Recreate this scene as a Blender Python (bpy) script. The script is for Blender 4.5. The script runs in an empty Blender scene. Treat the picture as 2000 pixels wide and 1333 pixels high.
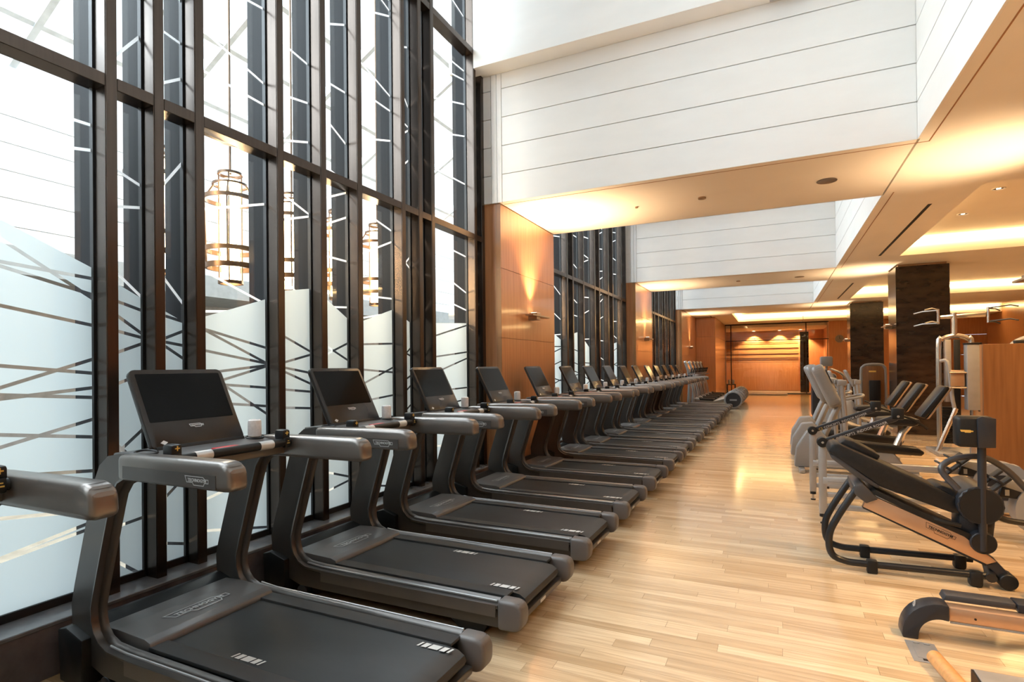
import bpy, bmesh, math, random
from mathutils import Vector, Matrix
random.seed(7)
S = bpy.context.scene
C = S.collection
PI = math.pi

# ---------------------------------------------------------------- camera
CAMH = 1.6
def make_camera():
    yaw, pit, rol = 0.440978, 0.005327, -0.010224
    a = Vector((math.cos(yaw), math.sin(yaw), 0))
    fw = Vector((-math.sin(yaw)*math.cos(pit), math.cos(yaw)*math.cos(pit), math.sin(pit)))
    up = a.cross(fw)
    r = math.cos(rol)*a + math.sin(rol)*up
    u = r.cross(fw)
    cam = bpy.data.cameras.new('camera')
    cam.sensor_width = 36; cam.sensor_fit = 'HORIZONTAL'
    cam.lens = 1085.45/2000*36
    cam.shift_y = (710.9-666.5)/2000
    cam.clip_start = 0.02; cam.clip_end = 200
    o = bpy.data.objects.new('camera', cam); C.objects.link(o)
    o.matrix_world = Matrix(((r.x,u.x,-fw.x,0),(r.y,u.y,-fw.y,0),(r.z,u.z,-fw.z,CAMH),(0,0,0,1)))
    S.camera = o
make_camera()
# ---------------------------------------------------------------- world, daylight, exposure
W = bpy.data.worlds.new('world'); S.world = W; W.use_nodes = True
W.node_tree.nodes['Background'].inputs[0].default_value = (0.86,0.93,1.0,1)
W.node_tree.nodes['Background'].inputs[1].default_value = 1.0
S.view_settings.view_transform = 'Standard'; S.view_settings.look = 'None'
S.view_settings.gamma = 1; S.view_settings.use_curve_mapping = False
S.view_settings.exposure = 1.0
S.cycles.max_bounces = 8; S.cycles.diffuse_bounces = 4; S.cycles.glossy_bounces = 4; S.cycles.caustics_reflective = False
WARM = (1.0, 0.60, 0.25)
def area(name, loc, sx, sy, energy, col, rot=(0,0,0), spread=PI):
    l = bpy.data.lights.new(name,'AREA'); l.shape='RECTANGLE'; l.size=sx; l.size_y=sy
    l.energy=energy; l.color=col; l.spread=spread
    o = bpy.data.objects.new(name,l); C.objects.link(o); o.location=loc; o.rotation_euler=rot
    return o
area('skylight_daylight', (-7.0,14,8.55), 7.4, 48, 7900, (0.80,0.91,1.0), (0,-.524,0))   # the glass roof of the atrium

# ---------------------------------------------------------------- materials
def newmat(name):
    m = bpy.data.materials.new(name); m.use_nodes = True
    nt = m.node_tree; nt.nodes.clear()
    out = nt.nodes.new('ShaderNodeOutputMaterial')
    return m, nt, out
def N(nt, t, **kw):
    n = nt.nodes.new(t)
    for k, v in kw.items():
        if k.startswith('i_'): n.inputs[k[2:].replace('_',' ')].default_value = v
        else: setattr(n, k, v)
    return n
def pmat(name, col, rough=0.5, metal=0.0, var=0.12, scale=(8,8,8), bump=0.0, coat=0.0, spec=0.5, col2=None, detail=4, emit=None):
    m, nt, out = newmat(name)
    p = N(nt,'ShaderNodeBsdfPrincipled')
    p.inputs['Roughness'].default_value = rough; p.inputs['Metallic'].default_value = metal
    p.inputs['Coat Weight'].default_value = coat; p.inputs['Coat Roughness'].default_value = 0.06
    p.inputs['Specular IOR Level'].default_value = spec
    geo = N(nt,'ShaderNodeNewGeometry'); mp = N(nt,'ShaderNodeMapping'); mp.inputs['Scale'].default_value = scale
    nz = N(nt,'ShaderNodeTexNoise'); nz.inputs['Scale'].default_value = 1.0; nz.inputs['Detail'].default_value = detail
    nt.links.new(geo.outputs['Position'], mp.inputs[0]); nt.links.new(mp.outputs[0], nz.inputs['Vector'])
    rp = N(nt,'ShaderNodeValToRGB')
    c2 = col2 or tuple(min(1,c*(1+var)) for c in col)
    c1 = tuple(c*(1-var) for c in col) if col2 is None else col
    rp.color_ramp.elements[0].color = (*c1,1); rp.color_ramp.elements[1].color = (*c2,1)
    rp.color_ramp.elements[0].position = .3; rp.color_ramp.elements[1].position = .7
    nt.links.new(nz.outputs['Fac'], rp.inputs[0]); nt.links.new(rp.outputs[0], p.inputs['Base Color'])
    if bump:
        b = N(nt,'ShaderNodeBump'); b.inputs['Strength'].default_value = bump; b.inputs['Distance'].default_value = 0.01
        nt.links.new(nz.outputs['Fac'], b.inputs['Height']); nt.links.new(b.outputs[0], p.inputs['Normal'])
    if emit:
        p.inputs['Emission Color'].default_value = (*emit[0],1); p.inputs['Emission Strength'].default_value = emit[1]
    nt.links.new(p.outputs[0], out.inputs[0])
    return m
def emat(name, col, k):
    m, nt, out = newmat(name); e = N(nt,'ShaderNodeEmission'); e.inputs[0].default_value = (*col,1); e.inputs[1].default_value = k
    nt.links.new(e.outputs[0], out.inputs[0]); return m
def glassmat(name, tint=(1,1,1), refl=0.9, rough=0.0):
    m, nt, out = newmat(name)
    t = N(nt,'ShaderNodeBsdfTransparent'); t.inputs[0].default_value = (*tint,1)
    g = N(nt,'ShaderNodeBsdfGlossy'); g.inputs['Roughness'].default_value = rough; g.inputs[0].default_value=(refl,refl,refl,1)
    lw = N(nt,'ShaderNodeLayerWeight'); lw.inputs[0].default_value = .5
    pw = N(nt,'ShaderNodeMath', operation='POWER'); pw.inputs[1].default_value = 5
    f = N(nt,'ShaderNodeMath', operation='MULTIPLY_ADD'); f.inputs[1].default_value = .6; f.inputs[2].default_value = .03
    nt.links.new(lw.outputs['Facing'], pw.inputs[0]); nt.links.new(pw.outputs[0], f.inputs[0])
    mx = N(nt,'ShaderNodeMixShader')
    nt.links.new(f.outputs[0], mx.inputs[0]); nt.links.new(t.outputs[0], mx.inputs[1]); nt.links.new(g.outputs[0], mx.inputs[2])
    nt.links.new(mx.outputs[0], out.inputs[0]); return m
def filmmat(name, col, trans=0.75):
    m, nt, out = newmat(name)
    d = N(nt,'ShaderNodeBsdfDiffuse'); t = N(nt,'ShaderNodeBsdfTranslucent'); mx = N(nt,'ShaderNodeMixShader')
    d.inputs[0].default_value=(*col,1); t.inputs[0].default_value=(*col,1); mx.inputs[0].default_value = trans
    nt.links.new(d.outputs[0], mx.inputs[1]); nt.links.new(t.outputs[0], mx.inputs[2])
    nt.links.new(mx.outputs[0], out.inputs[0]); return m
def plankmat():
    m, nt, out = newmat('oak_plank')
    p = N(nt,'ShaderNodeBsdfPrincipled'); p.inputs['Roughness'].default_value = .16; p.inputs['Coat Weight'].default_value=.25; p.inputs['Coat Roughness'].default_value=.08
    at = N(nt,'ShaderNodeAttribute'); at.attribute_name='tone'
    geo = N(nt,'ShaderNodeNewGeometry'); cb = N(nt,'ShaderNodeCombineXYZ')
    mul = N(nt,'ShaderNodeMath', operation='MULTIPLY'); mul.inputs[1].default_value = 37.0
    nt.links.new(at.outputs['Fac'], mul.inputs[0]); nt.links.new(mul.outputs[0], cb.inputs[2])
    va = N(nt,'ShaderNodeVectorMath', operation='ADD'); nt.links.new(geo.outputs['Position'], va.inputs[0]); nt.links.new(cb.outputs[0], va.inputs[1])
    mp = N(nt,'ShaderNodeMapping'); mp.inputs['Scale'].default_value=(2.2,45,1); nt.links.new(va.outputs[0], mp.inputs[0])
    nz = N(nt,'ShaderNodeTexNoise'); nz.inputs['Scale'].default_value=1.0; nz.inputs['Detail'].default_value=5; nz.inputs['Distortion'].default_value=.6
    nt.links.new(mp.outputs[0], nz.inputs['Vector'])
    r1 = N(nt,'ShaderNodeValToRGB'); e=r1.color_ramp.elements
    e[0].position=0; e[0].color=(.42,.285,.155,1); e[1].position=1; e[1].color=(.68,.53,.35,1)
    nt.links.new(at.outputs['Fac'], r1.inputs[0])
    r2 = N(nt,'ShaderNodeValToRGB'); e=r2.color_ramp.elements
    e[0].position=.30; e[0].color=(.78,.74,.70,1); e[1].position=.65; e[1].color=(1.06,1.04,1.02,1)
    nt.links.new(nz.outputs['Fac'], r2.inputs[0])
    mx = N(nt,'ShaderNodeMix', data_type='RGBA', blend_type='MULTIPLY'); mx.inputs[0].default_value=1
    nt.links.new(r1.outputs[0], mx.inputs[6]); nt.links.new(r2.outputs[0], mx.inputs[7])
    nt.links.new(mx.outputs[2], p.inputs['Base Color'])
    b = N(nt,'ShaderNodeBump'); b.inputs['Strength'].default_value=.05; b.inputs['Distance'].default_value=.004
    nt.links.new(nz.outputs['Fac'], b.inputs['Height']); nt.links.new(b.outputs[0], p.inputs['Normal'])
    nt.links.new(p.outputs[0], out.inputs[0]); return m
def ribmat(name, col, axis_scale):
    m, nt, out = newmat(name)
    p = N(nt,'ShaderNodeBsdfPrincipled'); p.inputs['Roughness'].default_value=.38; p.inputs['Base Color'].default_value=(*col,1)
    tc = N(nt,'ShaderNodeTexCoord'); mp = N(nt,'ShaderNodeMapping'); mp.inputs['Scale'].default_value=axis_scale
    w = N(nt,'ShaderNodeTexWave', wave_type='BANDS', bands_direction='X'); w.inputs['Scale'].default_value=1
    nt.links.new(tc.outputs['Object'], mp.inputs[0]); nt.links.new(mp.outputs[0], w.inputs['Vector'])
    b = N(nt,'ShaderNodeBump'); b.inputs['Strength'].default_value=.8; b.inputs['Distance'].default_value=.003
    nt.links.new(w.outputs['Fac'], b.inputs['Height']); nt.links.new(b.outputs[0], p.inputs['Normal'])
    nt.links.new(p.outputs[0], out.inputs[0]); return m
M = {}
M['plank'] = plankmat()
M['subfloor'] = pmat('subfloor_dark', (.10,.055,.025), .8)
M['white'] = pmat('white_panel', (.86,.85,.83), .5, var=.02, scale=(2,2,6))
M['soffit'] = pmat('ceiling_paint', (.86,.82,.76), .75, var=.02, scale=(1.5,1.5,1.5))
M['wood'] = pmat('veneer_wood', (.47,.205,.085), .28, var=.12, scale=(30,30,1.2), coat=.35, col2=(.60,.295,.135))
M['wood_edge'] = pmat('veneer_edge', (.36,.16,.055), .35, var=.12, scale=(30,30,1.2))
M['oak_panel'] = pmat('partition_oak', (.155,.066,.023), .4, var=.12, scale=(18,18,1.0), col2=(.215,.10,.038))
M['marble'] = pmat('dark_marble', (.009,.006,.005), .16, var=.5, scale=(3,3,9), col2=(.040,.028,.020), detail=8)
M['sillstone'] = pmat('sill_marble', (.07,.060,.064), .22, var=.4, scale=(4,4,4), col2=(.21,.18,.19), detail=9)
M['siltop'] = pmat('sill_top_stone', (.16,.16,.17), .2, var=.2)
M['alu'] = pmat('bronze_anodised', (.085,.066,.055), .26, .85, var=.1, scale=(60,60,2))
M['alu_out'] = pmat('outer_mullion', (.014,.015,.017), .55, .0, var=.1, scale=(60,60,2), spec=.1)
M['gasket'] = pmat('black_gasket', (.008,.008,.009), .5)
M['glass'] = glassmat('window_glass', (.97,.985,.98))
M['film'] = filmmat('frosted_film', (.50,.555,.565), .6)
M['filmwhite'] = filmmat('white_vinyl', (.95,.97,.98), .5)
M['glass2'] = glassmat('partition_glass', (.94,.93,.9))
M['tm_body'] = pmat('graphite_paint', (.105,.094,.087), .33, .55, var=.05)
M['tm_light'] = pmat('graphite_satin', (.20,.178,.163), .30, .65, var=.05)
M['tm_cap'] = pmat('taupe_plastic', (.13,.115,.108), .42, .1, var=.04)
M['hood'] = pmat('hood_plastic', (.14,.134,.132), .36, .15, var=.05)
M['belt'] = pmat('belt_rubber', (.026,.027,.028), .48, var=.2, scale=(2.5,6,3))
M['black'] = pmat('black_plastic', (.009,.009,.0095), .42, var=.2, spec=.35)
M['blackgloss'] = pmat('screen_black', (.002,.002,.0025), .12, var=.2, spec=.12)
M['bezel'] = pmat('console_bezel', (.030,.025,.022), .22, .0, var=.1, spec=.3)
M['rib'] = ribmat('ribbed_foot_rail', (.06,.062,.064), (95,0,0))
M['mark'] = pmat('belt_print', (.62,.60,.57), .6, var=.05)
M['logo'] = pmat('silver_logo', (.62,.62,.62), .35, .4, var=.03)
M['gold'] = pmat('gold_print', (.75,.50,.12), .4, .3, var=.05)
M['red'] = pmat('red_button', (.55,.02,.03), .35)
M['towel'] = pmat('white_towel', (.80,.76,.74), .9, var=.06, scale=(60,60,60), bump=.4)
M['silver'] = pmat('silver_paint', (.36,.355,.355), .32, .5, var=.05)
M['chrome'] = pmat('steel_tube', (.55,.53,.50), .22, .9, var=.05)
M['whiteplast'] = pmat('pale_grey_plastic', (.23,.23,.235), .38, var=.04)
M['greyplast'] = pmat('mid_grey_plastic', (.22,.22,.225), .4, var=.06)
M['darktube'] = pmat('black_tube', (.02,.021,.024), .3, .3, var=.1)
M['pad'] = pmat('pad_vinyl', (.011,.011,.012), .42, var=.2, scale=(40,40,40), bump=.05, spec=.3)
M['bronze'] = pmat('champagne_metal', (.55,.36,.24), .3, .75, var=.05)
M['slate'] = pmat('slate_plastic', (.020,.021,.026), .35, .0, var=.08, spec=.4)
M['slategrey'] = pmat('slate_grey_paint', (.055,.055,.06), .32, .2, var=.06)
M['brass'] = pmat('sconce_metal', (.42,.30,.20), .35, .6, var=.05)
M['led'] = emat('cove_led', (1.0,.66,.28), 9)
M['led_soft'] = emat('cove_led_soft', (1.0,.62,.26), 5)
M['lamp'] = emat('lantern_tube', (1.0,.72,.42), 26)
M['bulb'] = emat('downlight_lens', (1.0,.80,.55), 7)
M['lantern'] = pmat('lantern_bronze', (.10,.06,.035), .35, .7)
M['lantglass'] = glassmat('lantern_glass', (1,.97,.93), .5)
M['steel'] = pmat('plate_steel', (.42,.42,.43), .35, .6)
M['atrium_grey'] = pmat('balcony_grey', (.22,.24,.25), .6)
M['atrium_white'] = pmat('atrium_panel', (.50,.51,.51), .6, var=.02)
M['roof_steel'] = pmat('roof_steel', (.55,.58,.60), .5)
M['atrium_floor'] = pmat('atrium_stone', (.20,.17,.13), .4, var=.2)
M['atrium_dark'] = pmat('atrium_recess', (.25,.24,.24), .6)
M['slat'] = pmat('slat_wood', (.42,.20,.08), .22, .15, var=.15, scale=(.6,30,30), coat=.4, col2=(.60,.32,.14))
M['rodwood'] = pmat('turned_wood', (.55,.27,.10), .35, var=.15, scale=(40,40,8))
M['teal'] = pmat('teal_knob', (.01,.10,.12), .3)

# ---------------------------------------------------------------- mesh helpers
def finish(name, bm, mat, parent=None, loc=None, smooth=35):
    me = bpy.data.meshes.new(name); bmesh.ops.recalc_face_normals(bm, faces=bm.faces)
    bm.to_mesh(me); bm.free()
    for m in (mat if isinstance(mat,(list,tuple)) else [mat]): me.materials.append(m)
    if smooth:
        for p in me.polygons: p.use_smooth = True
        me.set_sharp_from_angle(angle=math.radians(smooth))
    o = bpy.data.objects.new(name, me); C.objects.link(o)
    if parent: o.parent = parent
    if loc: o.location = loc
    return o
def merge(bm, tmp, mtx=None):
    if mtx is not None: bmesh.ops.transform(tmp, matrix=mtx, verts=tmp.verts)
    me = bpy.data.meshes.new('t'); tmp.to_mesh(me); tmp.free(); bm.from_mesh(me); bpy.data.meshes.remove(me)
def box(bm, x0,x1,y0,y1,z0,z1, r=0, seg=2, mtx=None):
    t = bmesh.new() if (r or mtx is not None) else bm
    vs = [t.verts.new(p) for p in ((x0,y0,z0),(x1,y0,z0),(x1,y1,z0),(x0,y1,z0),(x0,y0,z1),(x1,y0,z1),(x1,y1,z1),(x0,y1,z1))]
    for f in ((3,2,1,0),(4,5,6,7),(0,1,5,4),(1,2,6,5),(2,3,7,6),(3,0,4,7)): t.faces.new([vs[i] for i in f])
    if r: bmesh.ops.bevel(t, geom=list(t.edges), offset=r, segments=seg, affect='EDGES', profile=.5)
    if t is not bm: merge(bm, t, mtx)
def obox(name, mat, parent, x0,x1,y0,y1,z0,z1, r=0, seg=2, mtx=None):
    bm = bmesh.new(); box(bm,x0,x1,y0,y1,z0,z1,r,seg,mtx); return finish(name,bm,mat,parent)
def loft(bm, rings, cap=True, closed=False):
    R = [[bm.verts.new(p) for p in r] for r in rings]; n = len(R[0])
    pairs = list(zip(R,R[1:])) + ([(R[-1],R[0])] if closed else [])
    for a,b in pairs:
        for i in range(n): bm.faces.new((a[i],a[(i+1)%n],b[(i+1)%n],b[i]))
    if cap and not closed: bm.faces.new(R[0][::-1]); bm.faces.new(R[-1])
def tube(bm, pts, r, seg=10, cap=True, closed=False):
    pts = [Vector(p) for p in pts]; rs = r if isinstance(r,(list,tuple)) else [r]*len(pts)
    rings = []; up = None; n=len(pts)
    for i,p in enumerate(pts):
        if closed: t = (pts[(i+1)%n]-pts[i-1]).normalized()
        elif i==0: t = (pts[1]-p).normalized()
        elif i==len(pts)-1: t = (p-pts[i-1]).normalized()
        else: t = ((pts[i+1]-p).normalized()+(p-pts[i-1]).normalized()).normalized()
        if up is None: up = Vector((0,0,1)) if abs(t.z)<.9 else Vector((1,0,0))
        up = (up - t*up.dot(t)).normalized(); s = t.cross(up)
        rings.append([p+ (up*math.cos(2*PI*k/seg)+s*math.sin(2*PI*k/seg))*rs[i] for k in range(seg)])
    loft(bm, rings, cap, closed)
def curve(pts, n=6, closed=False):
    P=[Vector(p) for p in pts]; out=[]; m=len(P)
    for i in range(m if closed else m-1):
        p0=P[i-1] if (i or closed) else P[0]; p1=P[i]; p2=P[(i+1)%m]; p3=P[(i+2)%m] if (i+2<m or closed) else P[-1]
        for k in range(n):
            t=k/n; out.append(.5*((2*p1)+(p2-p0)*t+(2*p0-5*p1+4*p2-p3)*t*t+(3*p1-p0-3*p2+p3)*t**3))
    if not closed: out.append(P[-1])
    return out
def otube(name, mat, parent, pts, r, seg=10, sm=0, closed=False):
    bm=bmesh.new(); tube(bm, curve(pts,sm,closed) if sm else pts, r, seg, closed=closed); return finish(name,bm,mat,parent)
def cyl(bm, p0, p1, r, seg=20, r1=None): tube(bm,[p0,p1],[r, r if r1 is None else r1],seg)
def ocyl(name, mat, parent, p0, p1, r, seg=20, r1=None, bev=0):
    bm=bmesh.new(); cyl(bm,p0,p1,r,seg,r1)
    if bev:
        es=[e for e in bm.edges if len(e.link_faces)==2 and any(len(f.verts)>4 for f in e.link_faces)]
        bmesh.ops.bevel(bm, geom=es, offset=bev, segments=3, affect='EDGES', profile=.5)
    return finish(name,bm,mat,parent)
def ribbon(bm, pairs, y0, y1, r):
    rings=[]
    for ox,oz,ix,iz in pairs:
        o=Vector((ox,oz)); d=Vector((ix,iz))-o; L=d.length; d/=L; q=min(r,L*.45,(y1-y0)*.45); ring=[]
        for (ca,cb,a0) in ((q,y0+q,PI),(q,y1-q,PI/2),(L-q,y1-q,0),(L-q,y0+q,-PI/2)):
            for k in range(4):
                an=a0-(PI/2)*k/3; a=ca+q*math.cos(an); b=cb+q*math.sin(an); w=o+d*a; ring.append((w.x,b,w.y))
        rings.append(ring)
    loft(bm, rings)
def prism(bm, poly, y0, y1, r=0, axis='y', seg=2):
    t=bmesh.new()
    f=lambda a,b,c: (a,c,b) if axis=='y' else ((c,a,b) if axis=='x' else (a,b,c))
    A=[t.verts.new(f(a,b,y0)) for a,b in poly]; B=[t.verts.new(f(a,b,y1)) for a,b in poly]; n=len(poly)
    t.faces.new(A); t.faces.new(B[::-1])
    for i in range(n): t.faces.new((A[i],B[i],B[(i+1)%n],A[(i+1)%n]))
    bmesh.ops.recalc_face_normals(t, faces=t.faces)
    if r: bmesh.ops.bevel(t, geom=list(t.edges), offset=r, segments=seg, affect='EDGES', profile=.5)
    merge(bm,t)
def oprism(name, mat, parent, poly, y0, y1, r=0, axis='y'):
    bm=bmesh.new(); prism(bm,poly,y0,y1,r,axis); return finish(name,bm,mat,parent)
def rpoly(w, h, r, n=4):
    out=[]
    for cx,cy,a0 in ((w/2-r,h/2-r,0),(-w/2+r,h/2-r,PI/2),(-w/2+r,-h/2+r,PI),(w/2-r,-h/2+r,1.5*PI)):
        for k in range(n+1): a=a0+PI/2*k/n; out.append((cx+r*math.cos(a),cy+r*math.sin(a)))
    return out
def text_mesh(bm, s, size, mtx, bold=0.0, align='CENTER'):
    cu=bpy.data.curves.new('txt','FONT'); cu.body=s; cu.size=size; cu.align_x=align; cu.align_y='CENTER'; cu.offset=bold; cu.extrude=0.0006; cu.resolution_u=2
    o=bpy.data.objects.new('txt',cu); C.objects.link(o); bpy.context.view_layer.update()
    me=bpy.data.meshes.new_from_object(o.evaluated_get(bpy.context.evaluated_depsgraph_get()))
    me.transform(mtx); bm.from_mesh(me); bpy.data.meshes.remove(me); bpy.data.objects.remove(o); bpy.data.curves.remove(cu)
BADGE=[(-.5,.13),(-.42,-.06),(-.17,-.06),(-.12,-.13),(.30,-.13),(.34,-.05),(.5,-.05),(.5,.07),(.36,.07),(.28,.13)]
def badge(bm, w, mtx, txt=True, t=.035):
    P=[Vector(p)*w for p in BADGE]; n=len(P); c=Vector((0,0))
    inner=[]
    for i in range(n):
        a=(P[i]-P[i-1]).normalized(); b=(P[(i+1)%n]-P[i]).normalized()
        nn=Vector((-a.y-b.y, a.x+b.x)); nn=nn/max(.5,nn.length**2/2)
        inner.append(P[i]+nn*w*t*.6)
    V=[bm.verts.new(mtx@Vector((p.x,p.y,.0006))) for p in P]; U=[bm.verts.new(mtx@Vector((p.x,p.y,.0006))) for p in inner]
    for i in range(n): bm.faces.new((V[i],V[(i+1)%n],U[(i+1)%n],U[i]))
    if txt: text_mesh(bm,'TECHNOGYM',w*.125,mtx@Matrix.Translation((0.02*w,.012*w,0)),bold=w*.003)
def frame(origin, xdir, ydir):
    x=Vector(xdir).normalized(); y=Vector(ydir); y=(y-x*y.dot(x)).normalized(); z=x.cross(y); o=Vector(origin)
    return Matrix(((x.x,y.x,z.x,o.x),(x.y,y.y,z.y,o.y),(x.z,y.z,z.z,o.z),(0,0,0,1)))
def thing(name, label, cat, loc=(0,0,0), rz=0, group=None):
    o=bpy.data.objects.new(name,None); C.objects.link(o); o.location=loc; o.rotation_euler=(0,0,rz); o.empty_display_size=.1
    tag(o,label,cat,group); return o
def tag(o,label,cat,group=None):
    o['label']=label; o['category']=cat
    if group: o['group']=group
    return o
def struct(o): o['kind']='structure'; return o
def sempty(name, loc=(0,0,0)):
    o=bpy.data.objects.new(name,None); C.objects.link(o); o.location=loc; o['kind']='structure'; o.empty_display_size=.1; return o
def dup(root, loc, label, group=None, rz=None):
    r=root.copy(); C.objects.link(r); r.location=loc; r['label']=label
    if group: r['group']=group
    if rz is not None: r.rotation_euler=(0,0,rz)
    for ch in list(root.children):
        c=ch.copy(); C.objects.link(c); c.parent=r
        for g in ch.children:
            d=g.copy(); C.objects.link(d); d.parent=c
    return r
def label_part(o, s): o['label']=s; return o

# ================================================================ SETTING
XW=-3.44          # face of the low stone upstand
XP=-3.30          # face of the wood piers
XR=1.30           # right side of the skylight wells
ZC=3.80           # soffit height
ZT=8.4            # top of the wells
XE, YB, YE = 9.0, -4.0, 33.0
WELLS=[(-2.2,6.65),(8.68,14.67),(16.86,22.75)]
PIERS=[(6.68,8.66),(14.69,16.84),(22.78,25.2)]

# ---- floor: sub-floor with strips of oak
fl=obox('floor',M['subfloor'],None,XW-.35,XE,YB,YE+4.2,-.12,-.006); struct(fl)
def unit_plank(tone):
    bm=bmesh.new(); box(bm,0,1,0,.0885,-.012,0); me=bpy.data.meshes.new('plank'); bm.to_mesh(me); bm.free()
    a=me.attributes.new('tone','FLOAT','POINT')
    for d in a.data: d.value=tone
    me.materials.append(M['plank']); return me
def build_floor():
    variants=[unit_plank(t/13) for t in range(14)]
    verts=[];faces=[];tones=[]; cand=[]
    y=YB; w=.09
    while y<YE+.0:
        x=XW-.02-random.random()*.8
        while x<XE:
            L=random.choice((.45,.6,.75,.9,1.05,1.2,1.4)); t=min(1,max(0,random.gauss(.55,.22)))
            x0=max(x,XW-.05); x1=min(x+L,XE)
            if x1-x0>.03:
                cand.append((x0,x1,y,t))
            x+=L
        y+=w
    def vis(c):
        x0,x1,y,t=c; xm=(x0+x1)/2
        if not (2.3<y<7.2 and x1>-1.55 and x0<1.7): return 0
        return 1/(y*y)
    near=sorted([c for c in cand if vis(c)], key=lambda c:-vis(c)*(c[1]-c[0]))[:300]
    ns=set(near)
    for c in near:
        o=bpy.data.objects.new('plank',variants[min(13,int(c[3]*13))]); C.objects.link(o); o.parent=fl
        o.location=(c[0]+.0007,c[2],0); o.scale=(c[1]-c[0]-.0014,1,1)
    for c in cand:
        if c in ns: continue
        x0,x1,y,t=c; x0+=.0007;x1-=.0007;y1=y+.0885; b=len(verts)
        for p in ((x0,y,-.012),(x1,y,-.012),(x1,y1,-.012),(x0,y1,-.012),(x0,y,0),(x1,y,0),(x1,y1,0),(x0,y1,0)): verts.append(p); tones.append(t)
        for f in ((4,5,6,7),(0,1,5,4),(1,2,6,5),(2,3,7,6),(3,0,4,7)): faces.append(tuple(b+i for i in f))
    me=bpy.data.meshes.new('plank_field'); me.from_pydata(verts,[],faces)
    a=me.attributes.new('tone','FLOAT','POINT'); a.data.foreach_set('value',tones)
    me.materials.append(M['plank']); o=bpy.data.objects.new('plank_field',me); C.objects.link(o); o.parent=fl; o['kind']='stuff'
build_floor()

# ---- ceiling soffit with wells and coffers
def build_ceiling():
    bm=bmesh.new(); z0,z1=ZC,ZC+.34
    rects=[]
    ys=[YB]+[v for w in WELLS for v in w]
    rects.append((-3.9,XR,YB,WELLS[0][0]))
    rects.append((-3.9,XR,WELLS[0][1],WELLS[1][0])); rects.append((-3.9,XR,WELLS[1][1],WELLS[2][0]))
    rects.append((-3.9,-1.65,WELLS[2][1],YE)); rects.append((-1.65,XR,WELLS[2][1],25.8)); rects.append((-1.65,XR,31,YE))
    rects.append((XR,2.354,YB,25.8)); rects.append((XR,2.354,31,YE)); rects.append((2.354,2.67,YB,5.6))
    rects += [(2.354,XE,5.6,8.68),(2.67,XE,YB,-1),(2.354,XE,13.73,16.9),(2.354,XE,22,25.8),(2.354,XE,31,YE)]
    E=.0215
    for a,b,c,d in rects:
        if any(abs(c-w[1])<1e-6 for w in WELLS) and a<XR: c+=E
        if any(abs(d-w[0])<1e-6 for w in WELLS[1:]) and a<XR: d-=E
        if abs(a-XR)<1e-6: a+=E
        box(bm,a,b,c,d,z0,z1)
    ce=finish('ceiling',bm,M['soffit'],None,smooth=0); struct(ce)
    # shadow-gap trim lines around the wells
    bm=bmesh.new()
    for c,d in WELLS:
        box(bm,XR+.11,XR+.122,c-.11,d+.11,ZC-.002,ZC+.001); box(bm,-3.28,XR+.122,d+.10,d+.112,ZC-.002,ZC+.001)
    finish('shadow_gap',bm,M['wood_edge'],ce,smooth=0)
    # coffer lids
    for i,(a,b,c,d) in enumerate([(2.30,XE,-1.1,13.8),(2.30,XE,16.8,22.1),(-1.75,XE,25.7,31.1)]):
        struct(obox('ceiling_coffer',M['soffit'],None,a,b,c,d,ZC+.34,ZC+.42))
    return ce
ceil=build_ceiling()
def cove(name,label,x0,x1,y0,y1,z0,z1,mat='led'):
    return tag(obox(name,M[mat],None,x0,x1,y0,y1,z0,z1),label,'light','cove light strips')
cove('cove_light','warm cove light strip along the far edge of the nearest ceiling recess',2.37,8.9,13.66,13.72,4.02,4.08)
cove('cove_light','dim cove light strip along the left edge of the nearest ceiling recess',2.36,2.40,8.75,13.6,4.05,4.09,'led_soft')
cove('cove_light','warm cove light strip in the recess between the two dark columns',2.37,8.9,21.93,21.99,4.00,4.07)
cove('cove_light','warm cove light strip on the near edge of the recess between the columns',2.37,8.9,16.92,16.97,4.04,4.08,'led_soft')
cove('cove_light','long warm cove light strip over the glass room at the far end',-1.6,8.9,30.92,30.98,3.99,4.07)
cove('cove_light','warm cove light strip on the left side of the far end recess',-1.64,-1.58,25.9,30.9,3.99,4.07)

# ---- well walls with board panels
ROWS=[(3.80,4.165),(4.175,4.548),(4.558,4.930),(4.940,5.312),(5.322,5.524)]
def well_far(i,c,d):
    nxt=[WELLS[1][0],WELLS[2][0],WELLS[2][1]+1.2][i]
    w=obox('wall_well_far',M['white'],None,-3.9,XR+.25,d+.022,nxt-.022,ZC+.34,ZT); struct(w)
    for z0,z1 in ROWS:
        obox('panel',M['white'],w,-3.255,XR,d,d+.022,z0+(0 if z0>3.81 else .0),z1,.0015,1)
        obox('panel',M['white'],w,-3.62,-3.42,d,d+.022,z0,z1,.0015,1)
    obox('panel_stile',M['white'],w,-3.41,-3.335,d-.002,d+.022,ZC,5.524); obox('panel_stile',M['white'],w,-3.328,-3.262,d-.002,d+.022,ZC,5.524)
    obox('bulkhead',M['white'],w,-3.9,XR,d-.27,d+.02,5.526,ZT)
    obox('skirt',M['white'],w,-3.9,XR+.25,d+.02,nxt-.02,ZC+.30,ZC+.36)
    if i<2:   # back of the beam, closing the next well
        obox('back_face',M['white'],w,-3.9,XR,nxt-.022,nxt,ZC,ZT)
    r=obox('wall_well_right',M['white'],None,XR+.022,XR+.25,c,d+.02,ZC+.30,ZT); struct(r)
    for z0,z1 in ROWS: obox('panel',M['white'],r,XR,XR+.022,c,d-.002,z0,z1,.0015,1)
    obox('panel',M['white'],r,XR,XR+.022,c,d-.002,5.534,ZT)
for i,(c,d) in enumerate(WELLS): well_far(i,c,d)
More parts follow.
